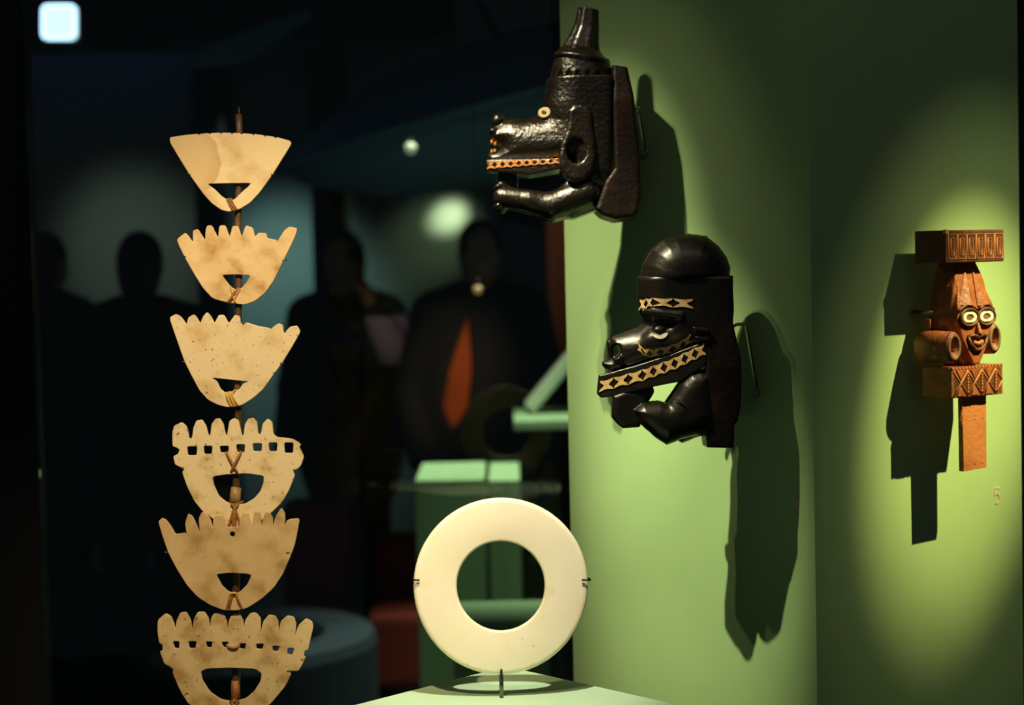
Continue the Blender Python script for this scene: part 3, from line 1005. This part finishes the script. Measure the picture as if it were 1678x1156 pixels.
# slit between the lips and along the jaw
V = smax(V, -g.ext([(970, 606), (996, 605), (1006, 609), (990, 612.5), (970, 613)], 80, .5), 1.5)
head = c.part('head', g, V, M_wood_smooth)
dep = depth_of(g, V)
inlay_band(c, [(1047, 491), (1066, 489), (1132, 491)], [(1045, 511), (1066, 504), (1132, 508)], 4, dep, M_inlay, head)
inlay_band(c, [(1042, 558), (1050, 570), (1066, 573), (1090, 569), (1112, 560), (1127, 548)], [(1043, 575), (1055, 586), (1068, 587), (1092, 582), (1114, 574), (1130, 562)], 6, dep, M_inlay, head)
inlay_band(c, [(982, 624), (1050, 605), (1100, 586), (1149, 562)], [(980, 644), (1052, 625), (1104, 606), (1152, 582)], 9, dep, M_inlay, head)
# eye: white lower crescent and dark ball
dz = dep(1078, 545) or 34
cres = [(1078 + 13 * math.cos(t), 545 + 11 * math.sin(t)) for t in np.linspace(.12, math.pi - .12, 12)] + [(1078 + 9 * math.cos(t), 545 + 5 * math.sin(t)) for t in np.linspace(math.pi - .2, .2, 9)]
g2 = Grid((1058, 525, 20), (1098, 562, 60), 1.2)
Ve = g2.ell((1078, 543, dz - 3), (11, 9, 8))
c.part('eyeball', g2, Ve, M_pupil)
dpe = depth_of(g2, smin(Ve, g2.ell((1078, 546, dz - 6), (16, 13, 9)), 2))
c.piece('eye_crescent', cres, lambda x, y: max(dpe(x, y) or 0, dep(x, y) or 0), M_white, th=5, lift=2.2)
# ear pegs
g = Grid((1124, 528, 36), (1166, 566, 66), 1.4)
V = smin(g.ext([(1130, 536), (1156, 538), (1158, 547), (1132, 546)], 8, 3, 50), g.ext([(1134, 551), (1158, 552), (1158, 561), (1136, 561)], 6, 3, 49), 1)
c.part('ear_peg', g, V, M_wood_smooth)

g = Grid((994, 598, -66), (1206, 740, 66), 1.6)
near = [(1112, 626), (1126, 611), (1144, 605), (1166, 607), (1170, 690), (1140, 712), (1112, 719), (1104, 723), (1090, 728), (1073, 717), (1047, 694), (1036, 672), (1050, 661), (1080, 657), (1091, 660), (1101, 645)]
V = g.inf(near, 25, 30, 31)
far = [(x + (30 if y > 690 else 0), y) for x, y in near]
V = smin(V, g.inf(far, 25, 30, -31), 3)
V = smin(V, g.ext([(1003, 648), (1022, 640), (1068, 632), (1072, 642), (1063, 656), (1056, 680), (1047, 700), (1020, 702), (1010, 694), (1002, 684)], 25, 9), 3)
V = smax(V, -g.ext([(1073, 636), (1120, 618), (1104, 641), (1091, 656), (1080, 650), (1070, 646)], 80, 1), 2)
c.part('forearms', g, V, M_wood_smooth)
# carved band round the arm
link('arm_band', tube_mesh([c.pt(1098, 650, 52), c.pt(1106, 655, 56), c.pt(1120, 669, 55.5)], .0007, 6), M_wood_plank, c.root)

g = Grid((1144, 448, -60), (1216, 742, 60), 1.7)
V = g.ext([(1160, 456), (1196, 458), (1198, 509), (1196, 530), (1203, 561), (1209, 585), (1210, 620), (1209, 664), (1204, 690), (1199, 694), (1198, 733), (1155, 732), (1151, 700), (1152, 560)], np.interp(g.Y, [456, 500, 600, 735], [44, 48, 52, 44]), 5)
V = smin(V, g.ext([(1196, 612), (1211, 611), (1210, 662), (1205, 690), (1196, 690)], 30, 3), 1)
c.part('back_plank', g, V, M_wood_plank)

# wall brackets of the heads
def bracket(label, pts, r, plate_at, n):
    o0 = plate_at
    root = empty('wall_bracket', label, 'bracket', Matrix.Translation(o0), 'metal mounts on the panels')
    link('rod', tube_mesh([Vector(p) - o0 for p in pts], r, 10), M_steel, root)
    q = n.to_track_quat('Z', 'Y').to_matrix().to_4x4()
    me = tube_mesh([(0, 0, 0), (0, 0, .003)], .006, 16)
    pl = link('wall_plate', me, M_steel, root)
    pl.matrix_local = q
    return root


wp = on_plane(1058, 250, N1)
bracket('bent metal rod fixing the hatted head to the green panel', [wp, at(1047, 181, DH + .02), at(1046, 177, DH + .012), at(1036, 175, DH), at(1012, 176, DH)], .0022, wp, N1)
wp = on_plane(1241, 642, N1)
bracket('bent metal rod fixing the domed head to the green panel', [wp, at(1223, 535, DH2 + .01), at(1221, 531, DH2), at(1207, 532, DH2 - .01), at(1195, 539, DH2 - .035), at(1180, 543, DH2 - .03)], .0022, wp, N1)

# ------------------------------------------------------------------ reddish carved figure on the right panel
PSI = PHI2
FR = Vector((math.sin(PSI), -math.cos(PSI), 0))            # figure's front
ER = Vector((math.cos(PSI), math.sin(PSI), 0))             # along its width
PSE = PSI + math.atan((1602 - CX) / FPX)       # turn as seen along its own line of sight
cP, sP = math.cos(PSE), math.sin(PSE)
vdir = F + R * ((1602 - CX) / FPX) + U * ((CY - 600) / FPX)
d5 = ((CORNER - EYE).dot(N2) + .078) / vdir.dot(N2)
S5 = d5 / FPX
O5 = at(1602, 600, d5)
MW5 = Matrix(((ER.x, 0, FR.x, O5.x), (ER.y, 0, FR.y, O5.y), (0, 1, 0, O5.z), (0, 0, 0, 1)))
fig = empty('carved_figure', 'reddish carved wooden figure with spectacle eyes, ear spools and patterned blocks', 'carving', MW5)


def fx(px):
    return (px - 1602) / cP


def Q(x, y, w):
    """local px (x along the width, y picture px down, w to the front) to metres"""
    return Vector((x * S5, (600 - y) * S5, w * S5))


def block(name, x0, x1, y0, y1, w0, w1, bev, m):
    me = box_mesh(Q(x0, y1, w0), Q(x1, y0, w1), bev * S5, 3)
    return link(name, me, m, fig)


def ridge(name, pts, r, m, parent):
    return link(name, tube_mesh([Q(*p) for p in pts], r * S5, 6), m, parent)


TB = block('top_block', fx(1554), fx(1647), 377, 430, -66, 0, 3, M_red_dark)
nw = 6
x0, x1 = fx(1554) + 5, fx(1647) - 3
pwid = (x1 - x0) / nw
for k in range(nw):
    a, b = x0 + k * pwid + 1.5, x0 + (k + 1) * pwid - 1.5
    t, u = 384, 424
    mrg = pwid * .25
    for ring_ in ([(a, t), (b, t), (b, u), (a, u)], [(a + mrg, t + 7), (b - mrg, t + 7), (b - mrg, u - 6), (a + mrg, u - 6)]):
        me = tube_mesh([Q(x, y, 0) for x, y in ring_], 1.15 * S5, 6, closed=True)
        link('meander_ridge', me, M_ridge, TB)
    ridge('meander_ridge', [(a + mrg * 1.6, t + 12, 0), (b - mrg * 1.6, t + 12, 0)], 1.1, M_ridge, TB)
    ridge('meander_ridge', [(a + mrg * 1.6, u - 11, 0), (b - mrg * 1.6, u - 11, 0)], 1.1, M_ridge, TB)
link('chipped_corner', box_mesh(Q(fx(1554) - 1, 383, -5), Q(fx(1554) + 7, 376, 1), .8 * S5), mat('fresh_wood', (.62, .36, .12), .5), fig)

BB = block('base_block', fx(1561), fx(1643), 600, 650, -62, 0, 3, M_red_wood)
x0, x1 = fx(1561) + 4, fx(1643) - 3
cell = (x1 - x0) / 3.5
for k in range(4):
    a, b = x0 + k * cell, min(x0 + (k + 1) * cell, x1)
    f_ = (b - a) / cell
    link('carved_ground', box_mesh(Q(a + 2, 646, -1), Q(b - 2, 606, .4), 0), M_red_dark, BB)
    ridge('cross_ridge', [(a, 646, 1), (a + cell * f_, 606 + 40 * (1 - f_), 1)], 1.6, M_ridge, BB)
    ridge('cross_ridge', [(a, 606, .8), (a + cell * f_, 606 + 40 * f_, .8)], 1.2, M_ridge, BB)
    if f_ > .9:
        for tri in ([(a + cell * .22, 605), (a + cell * .78, 605), (a + cell * .5, 621)], [(a + cell * .22, 647), (a + cell * .78, 647), (a + cell * .5, 632)]):
            lp = [((x) * S5, (600 - y) * S5) for x, y in tri]
            me = plate_mesh([lp], 3 * S5, .3 * S5)
            me.transform(Matrix.Translation((0, 0, 2.0 * S5)))
            link('carved_triangle', me, M_red_wood, BB)
        for j in range(7):
            o = link('zigzag_notch', box_mesh(Q(b - 2.2, 611 + j * 5.2, 0), Q(b + 2.2, 607.5 + j * 5.2, 2.2), .4 * S5), M_ridge, BB)
# beaded top edge of the base block
for k in range(16):
    x = fx(1563) + k * (fx(1641) - fx(1563)) / 15
    me = box_mesh(Q(x - 2.6, 603.5, -3), Q(x + 2.2, 599.2, 1.0), .8 * S5)
    link('edge_bead', me, M_ridge, BB)

# head body
g = Grid((-74, 424, -84), (74, 606, 12), 1.6)
body = g.ext([(-24, 428), (24, 428), (40, 470), (46, 505), (50, 522), (42, 560), (12, 602), (-12, 602), (-42, 560), (-50, 522), (-46, 505), (-40, 470)], 24, 4, -38)
V = np.maximum(body, (-g.W - np.interp(g.Y, [428, 520, 600], [64, 60, 60])))
mask = g.ext([(-22, 440), (22, 440), (44, 500), (47, 522), (34, 556), (8, 597), (-8, 597), (-34, 556), (-47, 522), (-44, 500)], 8, 2.5, -9)
V = smin(V, mask, 2)
# face tapers back towards the crown
V = smax(V, g.W - np.interp(g.Y, [430, 500, 520], [-22, -3, 2]), 2)
# hollow of the eyes and the mouth
for ex in (-21.5, 21.5):
    V = smax(V, -g.ell((ex, 520, 4), (23, 13.5, 7)), 2)
V = smax(V, -g.ext([(-20, 553), (20, 553), (14, 563), (4, 569), (-4, 569), (-14, 563)], 5, 1, 0), 1.5)
V = smin(V, g.cap((0, 527, 0), (0, 546, 5), 2.5, 4.5), 3)
P, Qd = surface(g, V)
P = np.stack([P[:, 0] * S5, (600 - P[:, 1]) * S5, P[:, 2] * S5], 1)
hd = link('head', np_mesh(P, Qd[:, ::-1]), M_red_wood, fig)
# forehead facets: two ridged wedges
for sg in (-1, 1):
    vv = [Q(sg * 9, 440, -17), Q(sg * 40, 499, -4), Q(sg * 3, 502, -1), Q(sg * 21, 500, 7), Q(sg * 9, 440, -26), Q(sg * 40, 499, -16), Q(sg * 3, 502, -14)]
    me = mesh_of(vv, [(0, 1, 3), (0, 3, 2), (1, 2, 3), (0, 4, 5, 1), (0, 2, 6, 4), (1, 5, 6, 2), (4, 6, 5)])
    bm = bmesh.new()
    bm.from_mesh(me)
    D.meshes.remove(me)
    link('forehead_facet', bm_mesh(bm, .6 * S5, 1), M_red_wood, fig)
    ridge('brow', [(sg * (4 + 40 * t), 507 - 9 * math.sin(math.pi * t) + 3 * t, 2 - 4 * t) for t in np.linspace(0, 1, 9)], 3.2, M_red_dark, fig)
    # spectacle eye
    ex, ey = sg * 21, 519.5 - sg * 0
    pts = [(ex + 21 * math.cos(t), ey + 13.5 * math.sin(t)) for t in np.linspace(0, 2 * math.pi, 29)[:-1]]
    rim = link('eye_rim', tube_mesh([Q(x, y, 2) for x, y in pts], 2.6 * S5, 8, closed=True), M_red_dark, fig)
    outer = []
    for i, t in enumerate(np.linspace(0, 2 * math.pi, 49)[:-1]):
        k_ = 1 - .07 * (i % 2)
        sh = .82 + .18 * abs(math.cos(t))
        outer.append(((ex + 17.5 * k_ * math.cos(t)) * S5, (600 - ey - 10.5 * k_ * sh * math.sin(t)) * S5))
    inner = [((ex + 9.5 * math.cos(t)) * S5, (600 - ey - 5.2 * math.sin(t)) * S5) for t in np.linspace(0, 2 * math.pi, 25)[:-1]]
    me = plate_mesh([outer, inner], 2.4 * S5, .5 * S5)
    me.transform(Matrix.Translation((0, 0, 3.4 * S5)))
    link('eye_ring', me, M_white, fig)['label'] = 'white toothed shell ring round the eye'
    me = plate_mesh([inner], 2 * S5, .5 * S5)
    me.transform(Matrix.Translation((0, 0, 1.5 * S5)))
    link('pupil', me, M_ear, fig)
# lips
up = [(-24, 551, 1), (-12, 549, 3), (0, 552, 4), (12, 549, 3), (24, 551, 1)]
lo = [(-24, 551, 1), (-18, 564, 2), (-6, 573, 3), (6, 573, 3), (18, 564, 2), (24, 551, 1)]
ridge('lip', up, 2.8, M_red_dark, fig)
ridge('lip', lo, 2.8, M_red_dark, fig)
ridge('tongue', [(-12, 560.5, 0), (0, 563.5, 1), (12, 560.5, 0)], 4.0, M_ridge, fig)
# ear spools
for ex, ey, ry, rx, back in ((fx(1565.5), 567, 25, 17, -70), (fx(1630), 557, 25, 15, -60)):
    n = 28
    vv, ff = [], []
    rings = [(1.0, back), (1.06, back * .55), (1.02, -3), (.94, 0), (.62, 0), (.48, -2), (.44, -30)]
    for k_, w in rings:
        for i in range(n):
            t = 2 * math.pi * i / n
            vv.append(Q(ex + rx * k_ * math.cos(t), ey + ry * k_ * math.sin(t), w))
    for j in range(len(rings) - 1):
        for i in range(n):
            ff.append((j * n + i, j * n + (i + 1) % n, (j + 1) * n + (i + 1) % n, (j + 1) * n + i))
    ff.append(tuple(range(n - 1, -1, -1)))
    ff.append(tuple((len(rings) - 1) * n + i for i in range(n)))
    me = mesh_of(vv, ff)
    bm = bmesh.new()
    bm.from_mesh(me)
    D.meshes.remove(me)
    sp = link('ear_spool', bm_mesh(bm), M_red_wood, fig, smooth=True)
    pts = [(ex + rx * .76 * math.cos(t), ey + ry * .76 * math.sin(t)) for t in np.linspace(0, 2 * math.pi, 25)[:-1]]
    link('spool_face', tube_mesh([Q(x, y, -1.0) for x, y in pts], 3.6 * S5, 8, closed=True), M_ear, sp)
# side temple peg
link('temple_peg', box_mesh(Q(-58, 538, -62), Q(-44, 522, -50), 2 * S5), M_red_wood, fig)
# tail board
tx0, tx1 = fx(1579) + 12, fx(1617) + 12
lp = [[(tx0, 648), (tx1, 648), (tx1 - 1, 771), (tx0 + 1, 773)]]
for hx in (.2, .5, .8):
    lp.append([(tx0 + (tx1 - tx0) * hx + 1.5 * math.cos(t), 764 + 1.3 * math.sin(t)) for t in np.linspace(0, 2 * math.pi, 11)[:-1]])
for hx, hy in ((.5, 684), (.5, 690), (.85, 683), (.85, 690)):
    lp.append([(tx0 + (tx1 - tx0) * hx + 1.3 * math.cos(t), hy + 1.1 * math.sin(t)) for t in np.linspace(0, 2 * math.pi, 11)[:-1]])
lp = [[(x * S5, (600 - y) * S5) for x, y in l] for l in lp]
me = plate_mesh(lp, 10 * S5, .5 * S5)
me.transform(Matrix.Translation((0, 0, -12 * S5)))
link('tail_board', me, mat('tan_wood', (.52, .20, .06), .5, bump=(150, .5, .002), mottles=[(26, .42, .62, (.42, .15, .045))]), fig)
# mount
pa = MW5 @ Q(-46, 511, -50)
wp = on_plane(1520, 508, N2)
hitp = pa - N2 * (pa - CORNER).dot(N2)
bracket('short metal pin fixing the reddish figure to the green panel', [hitp, pa - ER * .004, pa + ER * .004], .0026, hitp, N2)

# ------------------------------------------------------------------ the dark gallery beyond
def slab(name, lo, hi, m, kind=None, bevel=0):
    c_ = Vector(((lo[0] + hi[0]) / 2, (lo[1] + hi[1]) / 2, lo[2]))
    o = link(name, box_mesh(Vector(lo) - c_, Vector(hi) - c_, bevel), m)
    o.location = c_
    if kind: o['kind'] = kind
    return o


slab('floor', (-6, -1, -.1), (6, 9.6, 0), M_floor, 'structure')
slab('wall_back', (-6, 9.4, 0), (6, 9.6, 4), M_wall, 'structure')
slab('ceiling', (-6, -1, 4), (6, 9.6, 4.1), M_ceil, 'structure')
slab('wall_case_plinth', (-1.2, 1.7, 0), (1.6, 3.4, ZB - .0), M_black, 'structure')


def column(x0, x1, d, label, z1=4.0):
    a, b = at(x0, 416, d), at(x1, 416, d)
    o = slab('column', (a.x, a.y, 0), (b.x, a.y + .3, z1), M_column, None, .01)
    tag(o, label, 'column')
    return o


column(512, 566, 8.4, 'narrow dark column beside the teal lit wall')
column(322, 372, 8.7, 'dark column between the grey and the teal lit wall')
tag(slab('soffit', (-4.5, 7.6, 2.35), (-.2, 8.0, 3.2), M_ceil, None, .01), 'black overhead soffit above the gallery back wall', 'soffit')


def person(label, px, d, hgt, face, coat, parts):
    """standing visitor; face = heading in degrees (0 looks to the case)"""
    base = at(px, 416, d)
    root = empty('person', label, 'person', Matrix.Translation((base.x, base.y, 0)) @ Matrix.Rotation(RAD(face), 4, 'Z'))
    k = hgt / 1.75
    h = .012
    # grid axes: x right, y depth (negative = front), w up
    g = Grid((-.42, -.36, -.02), (.42, .32, 1.80), h)

    def cap(a, b, ra, rb):
        return g.cap(a, b, ra, rb)
    bend = parts.get('lean', 0)
    hd_ = (0, -.02 - bend, 1.63)
    legs = None
    for sg in (-1, 1):
        hip, knee, ank = (sg * .09, 0, .92), (sg * .10, -.015, .50), (sg * .10, .01, .09)
        a = smin(cap(hip, knee, .095, .062), cap(knee, ank, .060, .040), .02)
        a = smin(a, cap((sg * .10, .03, .045), (sg * .115, -.15, .035), .042, .034), .02)
        legs = a if legs is None else np.minimum(legs, a)
    torso = smin(g.ell((0, 0, 1.20), (.19, .115, .27)), g.ell((0, 0, .95), (.165, .115, .13)), .06)
    torso = smin(torso, cap((-.15, 0, 1.40), (.15, 0, 1.40), .07, .07), .05)
    neck = cap((0, 0, 1.42), (0, -.01 - bend * .7, 1.54), .055, .05)
    head_ = smin(g.ell((0, hd_[1], hd_[2]), (.073, .092, .105)), g.ell((0, hd_[1] - .02, hd_[2] - .06), (.055, .07, .055)), .03)
    head_ = smin(head_, cap((0, hd_[1] - .085, hd_[2] + .005), (0, hd_[1] - .105, hd_[2] - .025), .012, .016), .012)
    for sg in (-1, 1):
        head_ = smin(head_, g.ell((sg * .075, hd_[1] + .01, hd_[2] - .01), (.012, .022, .032)), .008)
        head_ = smax(head_, -g.ell((sg * .032, hd_[1] - .098, hd_[2] + .015), (.016, .014, .010)), .01)
    head_ = smax(head_, -g.ell((0, hd_[1] - .098, hd_[2] - .055), (.024, .012, .004)), .006)
    arms, hands = None, None
    for sg in (-1, 1):
        el = parts.get('elbow' if sg > 0 else '', (.27, .03, 1.10))
        wr_ = parts.get('wrist' if sg > 0 else '', (.25, -.10, .86))
        shd, elb, wri = (sg * .19, 0, 1.40), (sg * el[0], el[1], el[2]), (sg * wr_[0], wr_[1], wr_[2])
        a = smin(cap(shd, elb, .056, .044), cap(elb, wri, .044, .030), .02)
        arms = a if arms is None else np.minimum(arms, a)
        w_ = np.array(wri)
        dr_ = (w_ - np.array(elb))
        dr_ = dr_ / np.linalg.norm(dr_)
        side = np.cross(dr_, (sg, 0, 0))
        side = side / np.linalg.norm(side)
        p1 = w_ + dr_ * .09
        hnd = cap(w_, p1, .026, .032)
        for f_ in range(4):
            o_ = side * (.036 - .024 * f_)
            ln = (.065, .078, .072, .055)[f_]
            m1 = p1 + o_ + dr_ * ln * .55
            m2 = m1 + dr_ * ln * .4 - np.array((sg * .022, 0, 0))
            hnd = smin(hnd, smin(cap(p1 + o_ * .9, m1, .0105, .0095), cap(m1, m2, .0095, .0085), .004), .006)
        th = w_ + dr_ * .03 + side * .03
        hnd = smin(hnd, cap(th, th + dr_ * .05 + side * .028, .012, .010), .008)
        hands = hnd if hands is None else np.minimum(hands, hnd)
    body = smin(smin(torso, legs, .04), smin(neck, head_, .03), .03)
    body = smin(body, smin(arms, hands, .015), .03)

    def emit(name, V, m):
        P, Qd = surface(g, V)
        return link(name, np_mesh(P * k, Qd), m, root)
    emit('body', body, M_skin)
    # clothing a little outside the body
    cut = parts.get('coat_hem', .62)
    skirt = g.ell((0, .0, .98), (.215, .155, .45))
    ct = smin(smin(torso, skirt, .05), arms, .03) - .022
    ct = np.maximum(ct, cut - g.W)
    ct = smax(ct, -(g.cap((0, -.01, 1.46), (0, -.03, 1.7), .062, .09)), .01)
    if parts.get('open'):
        hw_ = np.interp(g.W, [.96, 1.06, 1.2, 1.40], [.0, .046, .04, .0])
        cx_ = np.interp(g.W, [.96, 1.40], [-.13, -.06])
        ct = smax(ct, -np.maximum(np.abs(g.X - cx_) - hw_, g.Y), .01)
    emit('coat', ct, coat)
    if parts.get('shirt'):
        sh = np.maximum(torso - .013, np.maximum(.80 - g.W, g.W - 1.42))
        emit('shirt', sh, parts['shirt'])
    tr = np.maximum(smin(legs, g.ell((0, 0, .95), (.165, .115, .13)), .04) - .012, np.maximum(.1 - g.W, g.W - 1.0))
    emit('trousers', tr, parts.get('trousers', M_coat))
    sho = np.maximum(legs - .008, g.W - .10)
    emit('shoes', sho, M_black)
    hr = smin(g.ell((0, hd_[1] + .012, hd_[2] + .02), (.083, .098, .105)), g.ell((0, hd_[1] + .05, hd_[2] - .05), (.07, .06, .10)), .03)
    hr = np.maximum(hr, -(g.Y - hd_[1] + .05 + np.maximum(0, (hd_[2] + .045 - g.W)) * .9))
    emit('hair', hr, M_hair)
    if parts.get('sleeve'):
        sl = np.maximum(arms - .03, np.maximum(1.20 - g.W, g.W - 1.40))
        sl = np.maximum(np.maximum(sl, .17 - g.X), g.Y - .0)
        emit('sleeve', sl, parts['sleeve'])
    return root


person('dim visitor in a black coat turned away, in front of the grey lit wall', 228, 6.4, 1.60, 175, M_coat, {})
person('dim visitor in black standing beside the dark glass post', 70, 7.2, 1.62, 150, M_coat, {})
person('dim visitor in a charcoal coat with one pale pink sleeve', 565, 7.4, 1.6, -20, M_coat2, {'sleeve': M_pink, 'elbow': (.28, -.04, 1.15), 'wrist': (.20, -.16, 1.42)})
person('dim visitor in a dark jacket open over an orange shirt', 785, 6.85, 1.62, 8, M_coat2, {'open': True, 'shirt': M_orange, 'lean': .02})

# warm wooden board standing half behind the panel
wb0, wb1 = at(897, 416, 7.9), at(1010, 416, 7.9)
tag(slab('wooden_board', (wb0.x, wb0.y, 0), (wb1.x, wb0.y + .04, at(900, 350, 7.9).z), mat('warm_board', (.45, .16, .07), .7), None, .005), 'tall warm brown board half hidden behind the green panel edge', 'board')

# lamps seen far away, and a glowing globe added for a glint
def lamp_box(name, label, x, y, d, w, h, m, rot=0, round_=.02):
    c_ = at(x, y, d)
    root = empty(name, label, 'lamp', Matrix.Translation(c_) @ CAMROT.to_4x4() @ Matrix.Rotation(rot, 4, 'Z'))
    link('lens', box_mesh((-w / 2, -h / 2, -.01), (w / 2, h / 2, .02), min(w, h) * round_, 3), m, root)
    link('housing', box_mesh((-w / 2 - .01, -h / 2 - .01, -.12), (w / 2 + .01, h / 2 + .01, -.011), .005), M_black, root)
    link('stem', tube_mesh([(0, 0, -.06), (0, 4 - c_.z, -.06)], .012, 8), M_black, root)
    return root


lamp_box('square_lamp', 'bright blue-white square lamp glowing high in the gallery', 98, 37, 7.3, .128, .128, M_blue_lamp, round_=.2)
for lab, x, y, d, rad, m in (('small dim round bulb hanging before the navy canopy', 673, 243, 5.6, .017, M_bulb), ('small glowing globe added for the amber glint beside the orange-shirted visitor', 783, 475, 5.2, .012, M_glint)):
    b_ = at(x, y, d)
    r_ = empty('hanging_globe', lab, 'bulb', Matrix.Translation(b_))
    gq = Grid((-.024, -.024, -.024), (.024, .024, .024), .002)
    P, Qd = surface(gq, gq.ell((0, 0, 0), (rad, rad, rad)))
    link('globe', np_mesh(P, Qd), m, r_)
    link('socket', tube_mesh([(0, 0, .006), (0, 0, .03)], .005, 10), M_black, r_)
    link('cord', tube_mesh([(0, 0, .028), (0, 0, 4 - b_.z)], .0015, 6), M_black, r_)

# large navy canopy hung from the ceiling: a shallow lens with a rolled rim
cc = at(850, 172, 6.6)
r_ = empty('canopy', 'large navy lens-shaped canopy hanging in the gallery', 'canopy', Matrix.Translation(cc) @ Matrix.Rotation(RAD(-14), 4, 'Y'))
gq = Grid((-.95, -.6, -.35), (.95, .6, .35), .03)
P, Qd = surface(gq, smax(gq.ell((0, 0, -.1), (.85, .5, .34)), gq.ell((0, 0, .12), (.9, .55, .36)), .03))
link('shell', np_mesh(P, Qd), M_navy, r_)
n = 48
link('rim', tube_mesh([(.84 * math.cos(t) * .985, .5 * math.sin(t) * .985, 0) for t in np.linspace(0, 2 * math.pi, n + 1)[:-1]], .02, 8, closed=True), M_navy, r_)
link('hanger', tube_mesh([(0, 0, .2), (-.3, 0, 1.5)], .012, 8), M_black, r_)

# thin curved fin under the ceiling
fin = [at(300 + 210 * t, 104 - 82 * t ** 1.4, 6.8) for t in np.linspace(0, 1, 14)]
vv, ff = [], []
for i, p in enumerate(fin):
    wd = .004 + .035 * math.sin(math.pi * min(i / 13 * .9 + .05, 1))
    for dy, dz in ((-.05, -wd), (.05, -wd), (.05, wd), (-.05, wd)):
        vv.append(p + Vector((0, dy, dz)))
for i in range(13):
    for k in range(4):
        ff.append((i * 4 + k, i * 4 + (k + 1) % 4, i * 4 + 4 + (k + 1) % 4, i * 4 + 4 + k))
ff += [(3, 2, 1, 0), (52, 53, 54, 55)]
tag(link('ceiling_fin', mesh_of(vv, ff), M_navy), 'slender curved navy fin hanging under the ceiling', 'fin')

# round navy bench on the gallery floor
cen = Vector((at(345, 416, 5.6).x, 5.6, 0))
vv, ff = [], []
n = 44
ring_p = ((.45, 0), (.45, .39), (.44, .42), (.30, .42), (.29, .39), (.29, 0))
for i in range(n):
    t = 2 * math.pi * i / n
    for rad, z in ring_p:
        vv.append(Vector((rad * math.cos(t), rad * math.sin(t), z)))
for i in range(n):
    for k in range(6):
        j = (i + 1) % n
        ff.append((i * 6 + k, i * 6 + (k + 1) % 6, j * 6 + (k + 1) % 6, j * 6 + k))
me = mesh_of(vv, ff)
bm = bmesh.new()
bm.from_mesh(me)
D.meshes.remove(me)
bn = link('round_bench', bm_mesh(bm), mat('dark_navy_upholstery', (.02, .04, .06), .8))
bn.location = cen
tag(bn, 'low round navy bench on the gallery floor', 'bench')

# dark red seats
def seat(label, px, d, w, hgt):
    b = at(px, 416, d)
    root = empty('tub_seat', label, 'seat', Matrix.Translation((b.x, b.y, 0)), 'dark red seats in the gallery')
    link('cushion', box_mesh((-w / 2, -.2, .12), (w / 2, .2, .36), .03, 3), M_redseat, root)
    link('backrest', box_mesh((-w / 2, .12, .30), (w / 2, .24, hgt), .05, 4), M_redseat, root)
    for sx in (-1, 1):
        for sy in (-1, 1):
            link('leg', tube_mesh([(sx * (w / 2 - .04), sy * .16, 0), (sx * (w / 2 - .04), sy * .16, .13)], .015, 8), M_black, root)


seat('dark red seat with tall back behind the round navy bench', 497, 6.3, .22, .70)
seat('dark red seat with low rounded back near the green plinths', 643, 6.35, .20, .57)

# far green plinths and a slanted board
def far_plinth(label, x0, x1, ytop_front, ytop_back, d0):
    z = at((x0 + x1) / 2, ytop_front, d0).z
    a, b = on_level(x0, ytop_front, z), on_level(x1, ytop_front, z)
    e = on_level((x0 + x1) / 2, ytop_back, z)
    o = slab('far_plinth', (a.x, a.y, 0), (b.x, e.y, z), M_farplinth, None, .004)
    tag(o, label, 'plinth', 'green plinths beyond the glass')
    return o


far_plinth('wide green plinth far behind the ring', 680, 793, 788, 758, 5.0)
far_plinth('narrow green plinth far behind the ring, beside the wide one', 800, 852, 788, 758, 5.0)
low = far_plinth('low green plinth in front of the two far plinths', 742, 900, 1020, 985, 4.4)
zt = at(926, 690, 5.75).z
ta, tb, te = on_level(842, 690, zt), on_level(1010, 690, zt), on_level(926, 668, zt)
tb_root = empty('far_table', 'pale green far table carrying a slanted board', 'table', Matrix.Translation((ta.x, ta.y, 0)))
link('table_top', box_mesh((0, 0, zt - .03), (tb.x - ta.x, te.y - ta.y, zt), .004), M_farplinth, tb_root)
link('pedestal', box_mesh((.12, .12, 0), (tb.x - ta.x - .06, te.y - ta.y - .06, zt - .031), .004), M_column, tb_root)
pa = on_level(868, 672, zt)
pb = at(1010, 500, pa.y)
ax_ = (pb - pa)
q = ax_.to_track_quat('X', 'Z').to_matrix().to_4x4()
bd = link('slanted_board', box_mesh((0, -.15, 0), (ax_.length, .03, .035), .004), mat('pale_board', (.62, .72, .55), .6))
bd.matrix_world = Matrix.Translation(pa + Vector((.012, -.03, .004))) @ q
tag(bd, 'slanted pale green board standing on the far plinth', 'board')
